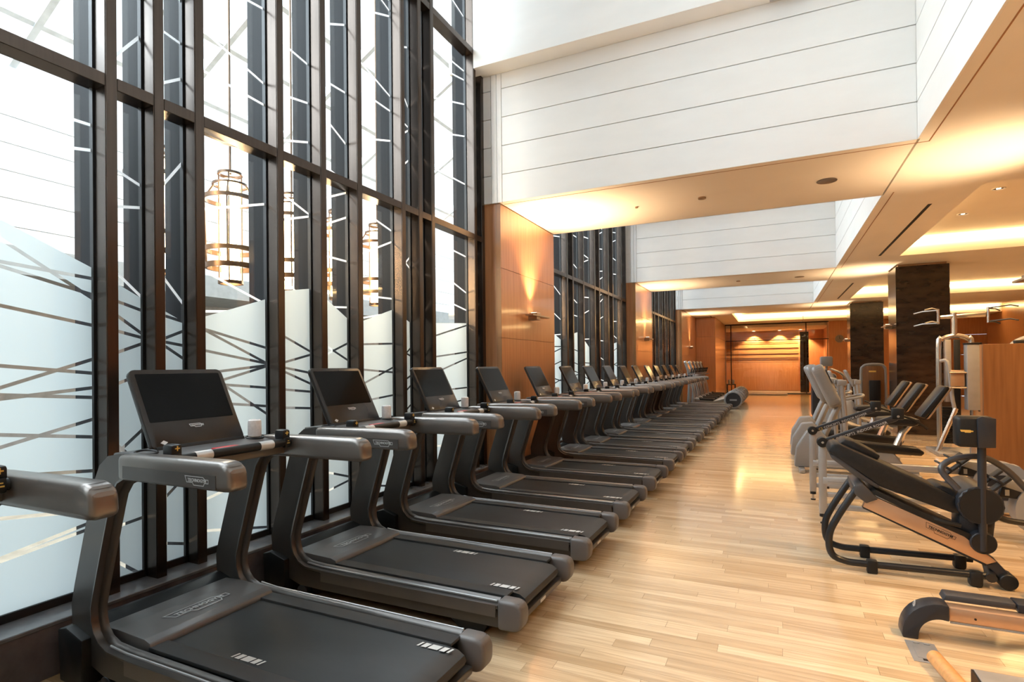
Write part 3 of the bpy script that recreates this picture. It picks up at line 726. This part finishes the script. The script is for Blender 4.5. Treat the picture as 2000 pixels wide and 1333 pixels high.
def towel(x,y,z,label):
    bm=bmesh.new(); n=20; rings=[]
    for z_,r in ((0,.033),(.004,.037),(.02,.038),(.085,.038),(.098,.036),(.102,.030)):
        rings.append([(r*math.cos(2*PI*k/n)*(1+.02*math.sin(3*k)),r*math.sin(2*PI*k/n),z_) for k in range(n)])
    loft(bm,rings)
    pts=[(.004+.0045*a)*1 for a in range(1)]
    tube(bm,[((.006+.0022*k)*math.cos(k*.7),(.006+.0022*k)*math.sin(k*.7),.1025) for k in range(12)],.0022,5)
    o=finish('rolled_towel',bm,M['towel'],None,(x,y,z)); tag(o,label,'towel','rolled towels in the treadmill cup holders'); return o
tw0=towel(-2.90,TY[0]+.32,1.194,'white rolled towel on the treadmill at the left edge')
for k,y in enumerate(TY):
    if k==0: T0.location=(-2.36,y,0)
    else:
        r=dup(T0,(-2.3,y,0),TL[k])
        if k==1:
            mk=[c for c in r.children if c.name.startswith('belt_mark')]
            mk[0].location=(.56,0,0); mk[1].location=(-.72,0,0)
        o=tw0.copy(); C.objects.link(o); o.location=(-2.84,y+.32,1.194); o['label']='white rolled towel on the %s treadmill from the left edge'%ORD[k]

# ================================================================ CROSS TRAINERS at the far left
def make_cross(label):
    t=thing('cross_trainer',label,'cross trainer',(0,0,0),0,'cross trainers beyond the treadmills')  # rear drum at +x
    dr=ocyl('drum_housing',M['greyplast'],t,(.78,-.24,.33),(.78,.24,.33),.31,36,bev=.03)
    ocyl('drum_cap',M['slate'],dr,(.78,-.246,.33),(.78,-.238,.33),.255,32); obox('badge',M['whiteplast'],dr,.66,.90,-.249,-.245,.30,.355)
    bm=bmesh.new()
    for k in range(5): 
        y=-.2+.1*k; tube(bm,[(.78+.313*math.cos(a*PI/18),y,.33+.313*math.sin(a*PI/18)) for a in range(36)],.004,5,closed=True)
    finish('drum_rib',bm,M['silver'],dr)
    obox('base_beam',M['silver'],t,-1.0,.6,-.09,.09,.05,.13,.02)
    for x in (-1.0,.55): obox('floor_foot',M['black'],t,x-.05,x+.05,-.33,.33,0,.06,.015)
    for s in (-1,1):
        otube('pedal_link',M['silver'],t,[(.78,s*.19,.45),(.1,s*.19,.26),(-.55,s*.19,.36)],.028,8)
        oprism('pedal',M['black'],t,[(-.35,.30),(.1,.28),(.14,.33),(.1,.36),(-.32,.37),(-.40,.42)],s*.19-.075,s*.19+.075,.012)
        otube('swing_arm',M['silver'],t,[(-.55,s*.25,.34),(-.62,s*.25,.75),(-.72,s*.27,1.1),(-.60,s*.27,1.42)],.022,8,4)
        otube('hand_grip',M['black'],t,[(-.655,s*.271,1.3),(-.595,s*.27,1.48)],.027,8)
        otube('fixed_handle',M['silver'],t,[(-.74,s*.05,1.12),(-.70,s*.2,1.15),(-.52,s*.22,1.22)],.016,8,4)
    otube('mast',M['silver'],t,[(-.78,0,.1),(-.76,0,.6),(-.74,0,1.15),(-.80,0,1.35)],[.07,.055,.05,.045],12)
    m=frame((-.76,0,1.52),(0,1,0),(-.35,0,1)); bm=bmesh.new(); prism(bm,rpoly(.44,.50,.06),-.09,0,.02,axis='z'); bmesh.ops.transform(bm,matrix=m,verts=bm.verts)
    co=finish('console',bm,M['silver'],t); bm=bmesh.new(); prism(bm,rpoly(.32,.24,.01),.0,.003,axis='z'); bmesh.ops.transform(bm,matrix=m@Matrix.Translation((0,.04,0)),verts=bm.verts); finish('screen',bm,M['blackgloss'],co)
    return t
CT=['silver cross trainer with a round rear drum, nearest to the last treadmill','silver cross trainer, second of the five beyond the treadmills','silver cross trainer, middle one of the five beyond the treadmills','silver cross trainer, fourth of the five beyond the treadmills','silver cross trainer, last one before the far wood wall']
c0=make_cross(CT[0]); c0.location=(-2.12,21.55,0)
for k in range(1,5): dup(c0,(-2.12,21.55+1.12*k,0),CT[k])

# ================================================================ RECUMBENT BIKES on the right (facing -x)
def make_recumbent(label):
    t=thing('recumbent_bike',label,'exercise bike',(0,0,0),0,'recumbent bikes right of the aisle')
    body=[(-.95,.06),(.25,.06),(.42,.16),(.30,.34),(-.10,.36),(-.45,.44),(-.60,.62),(-.78,.60),(-.92,.35)]
    b=oprism('body_shell',M['whiteplast'],t,body,-.10,.10,.03)
    oprism('upper_cover',M['black'],b,[(-.45,.40),(-.10,.335),(.62,.31),(.66,.36),(.58,.42),(-.05,.47),(-.40,.52)],-.115,.115,.03)
    ocyl('crank_disc',M['greyplast'],b,(-.15,-.13,.24),(-.15,-.10,.24),.085,24)
    for s in (-1,1):
        otube('crank',M['black'],t,[(-.15,s*.14,.24),(-.15-s*.1,s*.15,.24+s*.12)],.014,8)
        obox('pedal',M['black'],t,-.20-s*.1,-.10-s*.1,s*.2-.05,s*.2+.05,.22+s*.12,.25+s*.12,.01)
    for x in (-.85,.55): obox('floor_foot',M['silver'],t,x-.04,x+.04,-.28,.28,0,.06,.015)
    obox('rear_beam',M['greyplast'],t,.2,.60,-.045,.045,.04,.10,.01)
    otube('seat_post',M['chrome'],t,[(.25,0,.16),(.42,0,.62),(.55,0,.80)],[.055,.045,.04],10)
    oprism('seat',M['pad'],t,[(.10,.74),(.52,.72),(.60,.77),(.58,.83),(.30,.84),(.12,.82)],-.20,.20,.03)
    bp=oprism('backrest',M['pad'],t,[(.58,.86),(.65,.83),(.92,1.24),(.91,1.28),(.86,1.28)],-.20,.20,.025)
    oprism('backrest_shell',M['brass'],bp,[(.66,.83),(.69,.84),(.95,1.25),(.93,1.27)],-.19,.19,.006)
    for s in (-1,1): otube('seat_handle',M['black'],t,[(.66,s*.24,.70),(.50,s*.27,.82),(.30,s*.27,.90)],.017,8,4)
    mast=[(-.62,.55,.085),(-.50,.80,.085),(-.40,1.10,.085),(-.42,1.35,.08)]
    bm=bmesh.new(); rings=[]
    for x,z,w in [(-.56,.50,.06),(-.42,.85,.065),(-.34,1.02,.06)]:
        rings.append([(x+.05*math.cos(a*PI/6),w*math.sin(a*PI/6),z) for a in range(12)])
    loft(bm,rings); finish('mast',M_b(bm),M['whiteplast'],t)
    m=frame((-.235-.20,0,1.30),(0,1,0),(-.42,0,1)); bm=bmesh.new(); prism(bm,rpoly(.30,.66,.10),-.17,0,.05,axis='z',seg=3); bmesh.ops.transform(bm,matrix=m,verts=bm.verts)
    co=finish('console',bm,M['whiteplast'],t); bm=bmesh.new(); prism(bm,rpoly(.26,.22,.01),0,.003,axis='z'); bmesh.ops.transform(bm,matrix=m@Matrix.Translation((0,.12,0)),verts=bm.verts); finish('screen',bm,M['blackgloss'],co)
    for s in (-1,1):
        otube('side_tube',M['silver'],t,[(-.28,s*.20,.30),(-.30,s*.21,.9),(-.33,s*.21,1.30)],.030,10); obox('tube_knob',M['whiteplast'],t,-.39,-.27,s*.21-.04,s*.21+.04,1.28,1.36,.02)
    otube('console_handle',M['whiteplast'],t,[(-.30,-.20,1.08),(-.12,-.24,1.12),(-.06,-.12,1.14),(-.06,.12,1.14),(-.12,.24,1.12),(-.30,.20,1.08)],.018,8,4)
    return t
def M_b(bm): return bm
RB=['pale grey recumbent bike nearest the rowing machines, with a black backrest','pale grey recumbent bike in the middle of the three','pale grey recumbent bike, farthest of the three, before the dark column']
r0=make_recumbent(RB[0]); r0.location=(1.20,9.4,0)
dup(r0,(1.18,10.6,0),RB[1]); dup(r0,(1.20,11.8,0),RB[2])
# upright arm trainers standing between the bikes
def make_arm(label):
    t=thing('arm_trainer',label,'exercise machine',(0,0,0),0,'stand-up trainers with tall tubes')
    obox('base',M['whiteplast'],t,-.55,.5,-.2,.2,.03,.14,.03)
    oprism('front_shell',M['whiteplast'],t,[(-.65,.12),(-.05,.12),(-.05,.45),(-.2,.78),(-.32,.80),(-.58,.4)],-.14,.14,.03)
    for s in (-1,1):
        otube('arm_tube',M['silver'],t,[(-.12,s*.26,.12),(-.10,s*.26,.75),(-.13,s*.26,1.16)],.035,10); obox('arm_knob',M['whiteplast'],t,-.19,-.07,s*.26-.045,s*.26+.045,1.14,1.24,.02)
        otube('foot_bar',M['silver'],t,[(.5,s*.2,.2),(-.1,s*.24,.42)],.025,8)
        obox('foot_plate',M['black'],t,.1,.45,s*.2-.06,s*.2+.06,.27,.31,.01)
    otube('mast',M['silver'],t,[(-.25,0,.75),(-.25,0,1.15)],.04,10)
    m=frame((-.24,0,1.28),(0,1,0),(-.45,0,1)); bm=bmesh.new(); prism(bm,rpoly(.34,.40,.06),-.05,0,.015,axis='z'); bmesh.ops.transform(bm,matrix=m,verts=bm.verts); co=finish('console',bm,M['whiteplast'],t)
    bm=bmesh.new(); prism(bm,rpoly(.24,.2,.01),0,.003,axis='z'); bmesh.ops.transform(bm,matrix=m,verts=bm.verts); finish('screen',bm,M['blackgloss'],co)
    return t
a0=make_arm('pale stand-up trainer with tall grey tubes beyond the recumbent bikes'); a0.location=(1.35,13.1,0)
dup(a0,(1.75,14.3,0),'pale stand-up trainer beside the near dark column')

# ---- dark stair climber far right of the aisle
t=thing('stair_climber','tall dark brown climbing machine at the end of the right row','climber',(1.3,18.3,0))
oprism('body_shell',M['slate'],t,[(-.34,.10),(-.22,.03),(.30,.03),(.36,.9),(.32,1.18),(-.18,1.26),(-.33,1.12)],-.32,.32,.05)
obox('side_badge',M['greyplast'],t,-.2,.12,-.325,-.318,.42,.47,.004)
oprism('side_step',M['slate'],t,[(-.10,1.06),(.42,1.06),(.42,1.14),(-.04,1.14)],-.40,-.30,.015)
oprism('console_base',M['whiteplast'],t,[(-.18,1.25),(.30,1.19),(.26,1.30),(-.05,1.38)],-.22,.22,.03)
for s in (-1,1): otube('handrail',M['chrome'],t,[(.36,s*.28,.2),(.52,s*.28,.8),(.48,s*.28,1.25),(.15,s*.24,1.45)],.022,8,4)
co=obox('console',M['whiteplast'],t,-.10,.20,-.20,.20,1.52,1.80,.04); otube('console_neck',M['silver'],t,[(.05,0,1.3),(.05,0,1.55)],.03,8); obox('screen',M['blackgloss'],co,.195,.204,-.15,.15,1.57,1.76)
for k in range(4): obox('step',M['greyplast'],t,.30,.52,-.25,.25,.12+.22*k,.15+.22*k,.008)
obox('floor_foot',M['black'],t,-.45,.5,-.3,.3,0,.04,.01)

# ---- curved weight machine between the columns
t=thing('weight_machine','tan weight machine with a rounded pale frame before the far column','weight machine',(2.33,17.2,0))
otube('frame',M['whiteplast'],t,[(-.26,0,.03),(-.26,0,1.3),(-.22,0,1.5),(-.1,0,1.56),(.15,0,1.56),(.25,0,1.5),(.28,0,1.3),(.28,0,.03)],.035,10,4)
oprism('back_cover',M['oak_panel'],t,[(-.24,.25),(.26,.25),(.26,1.4),(.2,1.52),(-.18,1.52),(-.24,1.4)],-.02,.04,.01)
obox('nameplate',M['gold'],t,-.09,.07,-.026,-.02,1.36,1.40)
oprism('seat',M['pad'],t,[(-.15,.45),(.2,.45),(.2,.53),(-.15,.53)],-.5,-.2,.02); oprism('backrest',M['pad'],t,[(-.1,.62),(.15,.62),(.15,1.15),(-.1,1.15)],-.16,-.06,.02)
obox('seat_post',M['silver'],t,-.02,.06,-.40,-.32,0,.45); obox('base',M['silver'],t,-.3,.3,-.5,.08,0,.05,.01)

# ---- multi gym
t=thing('cable_machine','steel multi gym tower with pull-up handles next to the wood partition','cable machine',(2.85,12.2,0))
otube('arch_frame',M['chrome'],t,[(-.2,0,.02),(-.2,0,1.85),(-.15,0,2.0),(-.03,0,2.06),(.1,0,2.06),(.22,0,2.0),(.27,0,1.85),(.27,0,.02)],.042,12,4)
otube('mast',M['chrome'],t,[(.03,0,2.05),(.03,0,2.47)],.042,12)
otube('cross_bar',M['chrome'],t,[(-.17,0,2.40),(.46,0,2.43)],[.03,.05],10)
for sx in (-.2,.50):
    for dz in (-.11,.12):
        for sy in (-1,1): otube('pull_up_handle',M['silver'] if sx<0 else M['darktube'],t,[(sx,sy*.05,2.41+dz),(sx-.16 if sx<0 else sx+.2,sy*.35,2.41+dz+.01),(sx-.28 if sx<0 else sx+.28,sy*.42,2.39+dz)],.011,8)
    otube('handle_post',M['chrome'],t,[(sx,0,2.28),(sx,0,2.55)],.02,8)
ws=obox('weight_stack_cover',M['greyplast'],t,.12,.31,-.34,-.14,.78,1.90,.01); obox('cover_cap',M['black'],ws,.11,.32,-.35,-.13,1.90,1.93,.006); obox('side_trim',M['black'],ws,.31,.325,-.34,-.14,.75,1.9)
obox('guide_column',M['silver'],t,-.12,-.03,-.05,.05,.9,2.0,.006); obox('guide_column',M['black'],t,.02,.10,-.04,.04,.4,2.0,.006)
for k in range(12): obox('weight_plate',M['black'],t,-.14,.10,.08,.2,.15+.055*k,.195+.055*k,.004)
otube('press_arm',M['whiteplast'],t,[(-.2,-.12,1.62),(-.12,-.2,1.60),(-.08,-.22,1.2),(-.06,-.22,.95),(-.02,-.22,.72)],.03,10,4)
otube('side_leg',M['chrome'],t,[(-.02,-.25,.80),(-.32,-.32,.02)],.035,10)
obox('cable_block',M['brass'],t,-.10,.10,-.28,-.18,1.18,1.46,.01); otube('row_handle',M['chrome'],t,[(-.12,-.3,1.42),(.12,-.3,1.42)],.016,8); otube('row_handle',M['chrome'],t,[(-.12,-.3,1.16),(.12,-.3,1.16)],.016,8)
oprism('seat',M['pad'],t,[(-.05,.52),(.28,.50),(.28,.57),(-.05,.58)],-.66,-.40,.015); obox('base_plate',M['silver'],t,-.35,.4,-.6,.3,0,.06,.01); obox('seat_post',M['silver'],t,.10,.17,-.56,-.49,.06,.51)

# ---- wood partition on the right with the machine showing over it
pt=thing('wood_partition','shoulder-high oak partition at the right edge behind the rowers','partition',(0,0,0))
obox('panel',M['oak_panel'],pt,2.83,3.95,10.55,10.60,0,1.865,.002,1); obox('panel',M['oak_panel'],pt,3.955,5.2,10.55,10.60,0,1.865,.002,1); obox('core',M['wood_edge'],pt,2.86,5.2,10.61,10.70,0,1.85); obox('end_panel',M['wood_edge'],pt,2.83,2.85,10.605,10.70,0,1.865)
t=thing('leg_machine','weight machine whose pale arm and pads show above the wood partition','weight machine',(4.15,12.9,0))
obox('base',M['silver'],t,-.5,.6,-.3,.3,0,.08,.01); obox('column',M['silver'],t,.25,.4,-.08,.08,.08,2.05,.01)
otube('arm',M['whiteplast'],t,[(.32,0,1.9),(.05,-.1,2.03),(-.22,-.1,1.95),(-.35,-.1,1.8)],.06,10,4); obox('pad',M['pad'],t,-.30,0.0,-.22,-.08,1.80,1.98,.03); ocyl('pulley',M['black'],t,(.33,-.12,2.05),(.33,-.06,2.05),.11,20)
for k in range(8): obox('weight_plate',M['brass'],t,.42,.6,-.12,.12,1.2+.085*k,1.26+.085*k,.006)

# ================================================================ ROWING MACHINES
def make_rower(label,far):
    t=thing('rowing_machine',label,'rowing machine',(0,0,0),0,'rowing machines on the right')   # x from .0 (leg) to +1.9 (flywheel)
    lg=obox('upright_leg',M['silver'],t,-.035,.035,-.035,.035,.10,.79,.01)
    ocyl('levelling_foot',M['black'],lg,(0,0,.07),(0,0,.105),.032,12); ocyl('foot_stud',M['chrome'],lg,(0,0,.012),(0,0,.08),.012,10); ocyl('foot_pad',M['black'],lg,(0,0,0),(0,0,.014),.026,12)
    # black arm with lettering
    a=Vector((0,-.01,.815)); b=Vector((.63,-.01,1.085)); m=frame((a+b)/2,tuple(b-a),(0,0,1)); L=(b-a).length
    ar=oprism('monitor_arm',M['slate'],t,[(-.03,.79),(.02,.79),(.62,1.045),(.66,1.10),(.60,1.10),(.0,.845)],-.035,.015,.008)
    oc=ocyl('pivot_knob',M['black'],ar,(0,-.055,.815),(0,.04,.815),.05,24,bev=.006); ocyl('pivot_bolt',M['chrome'],ar,(0,-.058,.815),(0,-.054,.815),.012,12)
    mm=frame((.33,-.0365,.942),(.62,0,.262),(0,0,1)); bm=bmesh.new(); text_mesh(bm,'CONCEPT2  INDOOR ROWER',.034,mm); finish('lettering',bm,M['logo'],ar,smooth=0)
    bm=bmesh.new(); text_mesh(bm,'C2',.036,frame((.085,-.0365,.838),(.62,0,.262),(0,0,1))); finish('lettering',bm,M['gold'],ar,smooth=0)
    obox('arm_clamp',M['black'],t,.58,.68,-.04,.02,1.06,1.17,.012); ocyl('clamp_bolt',M['chrome'],t,(.63,-.045,1.09),(.63,-.04,1.09),.012,10)
    # monorail and lower rails
    obox('monorail',M['silver'],t,.0,1.55,-.04,.04,.40,.47,.008); obox('rail_groove',M['whiteplast'],t,.04,1.55,-.043,-.037,.425,.432)
    obox('brace_rail',M['silver'],t,.03,1.3,-.022,.022,.27,.315,.006); obox('lower_rail',M['silver'],t,.03,.95,-.022,.022,.15,.20,.006)
    # seat, foot rests with straps
    oprism('seat',M['black'],t,[(.32,.50),(.60,.50),(.62,.55),(.46,.535),(.30,.56)],-.15,.15,.015); obox('seat_carriage',M['slate'],t,.38,.54,-.05,.05,.47,.50)
    for s in (-1,1):
        m2=Matrix.Translation((1.32,s*.14,.50))@Matrix.Rotation(-.75,4,'Y')
        bm=bmesh.new(); box(bm,-.16,.16,-.05,.05,-.012,.012,.008,mtx=m2); f=finish('foot_plate',bm,M['black'],t)
        for q in (-.06,.05):
            bm=bmesh.new(); tube(bm,curve([m2@Vector((q,-.06,0)),m2@Vector((q-.01,-.05,.06)),m2@Vector((q-.02,0,.085)),m2@Vector((q-.01,.05,.06)),m2@Vector((q,.06,0))],5),.012,6); finish('strap',bm,M['pad'],f)
    # flywheel
    fw=ocyl('flywheel_housing',M['whiteplast'],t,(1.72,-.09,.30),(1.72,.09,.30),.255,40,bev=.035); ocyl('fan_grille',M['slate'],fw,(1.72,-.098,.30),(1.72,-.088,.30),.13,28); ocyl('fan_hub',M['black'],fw,(1.72,-.104,.30),(1.72,-.09,.30),.05,20)
    bm=bmesh.new()
    for k in range(14): a_=PI*.62+k*.06; tube(bm,[(1.72+.2575*math.cos(a_),-.06,.30+.2575*math.sin(a_)),(1.72+.2575*math.cos(a_),.06,.30+.2575*math.sin(a_))],.004,5)
    finish('vent_slot',bm,M['gasket'],fw)
    oprism('chain_cover',M['greyplast'],t,[(1.38,.50),(1.44,.555),(1.86,.53),(1.90,.47),(1.52,.45)],-.075,.075,.012); oprism('chain_housing',M['black'],t,[(1.36,.40),(1.38,.50),(1.75,.47),(1.72,.38)],-.07,.07,.01)
    obox('cover_clip',M['whiteplast'],t,1.40,1.43,-.08,-.07,.42,.47)
    oprism('front_leg',M['silver'],t,[(1.62,.42),(1.70,.42),(2.02,.04),(2.02,0),(1.94,0)],-.03,.03,.006); obox('front_foot',M['black'],t,1.93,2.03,-.3,.3,0,.035,.01)
    for k in (0,1): ocyl('rear_bolt',M['black'],lg,(.035,0,.36+.09*k),(.055,0,.36+.09*k),.012,8)
    return t
w0=make_rower('grey rowing machine with lettered black arm, nearer one behind the decline bench',0); w0.location=(.425,6.36,0)
dup(w0,(.395,7.42,0),'grey rowing machine with lettered black arm, farther one beside the aisle')

# ================================================================ DECLINE BENCH
t=thing('decline_bench','black padded decline bench with champagne side rail and boxed post','bench',(0,0,0))
for s,y in ((-1,5.0),(1,5.38)):
    otube('floor_frame',M['darktube'],t,[(.56,y,.63),(.43,y,.40),(.375,y,.26),(.385,y,.12),(.47,y,.07),(.65,y,.065),(1.36,y,.082)],.026,12,5)
    ob=obox('rubber_foot',M['black'],t,.62,.69,y-.032,y+.032,0,.10,.01); ob2=obox('rubber_foot',M['black'],t,1.24,1.32,y-.04,y+.04,0,.11,.02)
otube('rear_cross_tube',M['darktube'],t,[(1.36,4.96,.08),(1.44,5.42,.13)],.032,12)
oprism('frame_bracket',M['slategrey'],t,[(.54,.66),(.60,.68),(.70,.57),(.62,.53),(.54,.60)],4.97,5.41,.01)
sr=oprism('side_rail',M['bronze'],t,[(.60,.50),(.635,.60),(1.22,.345),(1.40,.19),(1.345,.165)],4.99,5.05,.004)
oprism('rail_shadow_strip',M['gasket'],sr,[(.60,.488),(.60,.502),(1.34,.168),(1.34,.152)],4.992,5.048)
oprism('inner_rail',M['black'],sr,[(.64,.615),(.69,.63),(1.30,.345),(1.30,.29)],4.995,5.36,.004)
bm=bmesh.new(); badge(bm,.20,frame((1.075,4.9885,.365),(.60,0,-.262),(.262,0,.6)),t=.02); finish('logo',bm,M['black'],sr,smooth=0)
pd=oprism('back_pad',M['pad'],t,[(.375,.90),(.40,.965),(.45,.972),(1.10,.665),(1.22,.60),(1.24,.50),(1.16,.50),(.72,.655),(.60,.745)],5.02,5.34,.018)
oprism('pad_lip',M['slategrey'],pd,[(.385,.885),(.45,.865),(.60,.745),(.72,.66),(.70,.64),(.56,.72),(.40,.85)],5.03,5.33,.006)
oprism('head_pad',M['pad'],t,[(.45,.955),(.50,.995),(.56,.985),(.74,.88),(.72,.84)],5.12,5.42,.015)
oprism('seat_pad',M['pad'],t,[(1.02,.66),(1.10,.70),(1.30,.62),(1.30,.54),(1.16,.56)],5.04,5.34,.02)
hb=ocyl('hub',M['slate'],t,(1.31,4.97,.58),(1.31,5.42,.58),.135,36,bev=.012); ocyl('hub_face',M['black'],hb,(1.31,4.964,.58),(1.31,4.972,.58),.122,36)
lh=ocyl('lower_hub',M['slate'],t,(1.325,4.975,.315),(1.325,5.3,.315),.078,28,bev=.008); ocyl('lower_hub_face',M['black'],lh,(1.325,4.969,.315),(1.325,4.977,.315),.070,28)
oprism('hub_bracket',M['slate'],t,[(1.20,.30),(1.20,.50),(1.42,.50),(1.40,.30)],5.05,5.25,.02)
otube('post',M['slate'],t,[(1.322,4.985,.26),(1.322,4.985,1.03)],.026,14)
oprism('link_arm',M['slate'],t,[(1.28,.22),(1.38,.22),(1.52,.05),(1.46,.03)],5.0,5.07,.01); ocyl('rear_roller',M['black'],t,(1.46,4.97,.06),(1.46,5.1,.06),.055,20,bev=.01)
bx=obox('post_box',M['black'],t,1.17,1.385,4.93,5.06,.995,1.215,.025,3); oprism('box_side',M['slate'],bx,[(1.285,.995),(1.385,1.0),(1.388,1.205),(1.31,1.218),(1.283,1.205)],4.915,4.935,.006)
bm=bmesh.new(); badge(bm,.075,frame((1.225,4.9285,1.11),(1,0,0),(0,0,1)),t=.05); prism(bm,[(1.225+x*.075,1.11+z*.075) for x,z in BADGE],4.9288,4.9292); finish('logo',bm,M['gold'],bx,smooth=0)
otube('handle_loop',M['slategrey'],t,[(1.19,5.0,.68),(1.10,5.02,.80),(1.125,5.04,.86),(1.22,5.06,.905),(1.36,5.08,.91),(1.50,5.12,.82),(1.62,5.16,.68)],.022,12,6)
otube('lower_loop',M['darktube'],t,[(1.42,5.1,.50),(1.50,5.12,.46),(1.66,5.16,.44)],.022,10,4)
otube('pull_strap',M['pad'],t,[(1.02,5.02,.46),(1.10,5.0,.44),(1.20,5.0,.42)],.018,8,4)

# ---- bench foot at the lower right
t=thing('flat_bench','weight bench with curved dark foot and pale metal beam, lower right','bench',(0,0,0))
arc=[]
for k in range(9):
    a=PI-(PI/2)*k/8; arc.append((.845+.19*math.cos(a),.02+.20*math.sin(a)))
inn=[]
for k in range(9):
    a=PI/2+(PI/2)*k/8; inn.append((.845+.115*math.cos(a)*.95,.02+.112*math.sin(a)))
ft=oprism('curved_foot',M['slate'],t,[(.66,.0)]+arc+[(.88,.215),(.88,.128)]+inn+[(.735,0)],3.90,4.02,.006)
bm=bmesh.new(); badge(bm,.075,frame((.725,3.96,.186),(.25,1,.20),(.7,0,.7)),t=.05); finish('logo',bm,M['logo'],ft,smooth=0)
bmx=obox('beam',M['bronze'],t,.88,2.1,3.915,4.005,.125,.205,.008); obox('beam_groove',M['whiteplast'],bmx,.885,2.1,3.912,3.916,.118,.128); ocyl('beam_bolt',M['black'],bmx,(1.0,3.911,.16),(1.0,3.916,.16),.006,10)
oprism('pad_rail',M['slategrey'],t,[(.87,.215),(.885,.25),(1.20,.25),(1.20,.215)],3.99,4.09,.006); oprism('pad_rail_end',M['slate'],t,[(1.205,.205),(1.205,.252),(2.0,.252),(2.0,.205)],3.98,4.10,.006)
obox('rear_foot',M['slate'],t,2.02,2.12,3.8,4.12,0,.125,.01)

# ---- floor socket plate
t=thing('floor_socket','grey metal floor socket plate in the oak boards, lower right','floor socket',(0,0,0))
obox('plate',M['steel'],t,.66,.80,3.615,3.865,0,.004,.001,1); obox('lid',M['steel'],t,.685,.775,3.66,3.80,.004,.006); obox('cable_slot',M['gasket'],t,.705,.735,3.632,3.652,.004,.0055)
for x in (.695,.745): obox('latch',M['whiteplast'],t,x,x+.03,3.835,3.85,.004,.009,.001,1)
# ---- wooden bar machine in the corner
t=thing('wooden_bar_machine','round wooden bar beside a grey metal step, cut off at the lower right corner','exercise machine',(0,0,0))
otube('wooden_bar',M['rodwood'],t,[(.745,3.60,.045),(.79,3.30,.045),(.84,2.95,.045)],.036,16)
obox('metal_step',M['steel'],t,.86,1.6,3.18,3.42,.0,.10,.004,1); obox('step_end',M['black'],t,.85,.86,3.19,3.41,.0,.10)
obox('bar_rest',M['black'],t,.80,.86,3.1,3.2,0,.02)
# dark knob at right edge
t=thing('dumbbell_stand','dark rounded stand end at the right edge below the decline bench','stand',(1.55,4.86,0))
ocyl('round_end',M['slate'],t,(0,0,.085),(.4,0,.085),.085,24,bev=.02); obox('cradle',M['black'],t,.1,.35,-.08,.08,0,.03,.005)

# ---- things near the far glass
t=thing('stretch_platform','low grey platform on the floor before the glass room','platform',(-.4,31.9,0)); obox('deck',M['steel'],t,-1.3,1.0,-.4,.4,.03,.07,.01); obox('frame',M['greyplast'],t,-1.25,.95,-.36,.36,0,.03)
t=thing('side_table','small dark side table with two pale cups by the far wood wall','table',(-2.05,31.2,0)); obox('top',M['black'],t,-.22,.22,-.2,.2,.53,.57,.006)
for sx in (-1,1):
    for sy in (-1,1): obox('leg',M['black'],t,sx*.19-.02,sx*.19+.02,sy*.17-.02,sy*.17+.02,0,.53)
for k,x in enumerate((-.1,.1)): tag(ocyl('paper_cup',M['whiteplast'],None,(-2.05+x,31.2,.57),(-2.05+x,31.2,.80),.05,16,.06),['left pale cup on the small dark side table','right pale cup on the small dark side table'][k],'cup','cups on the side table')
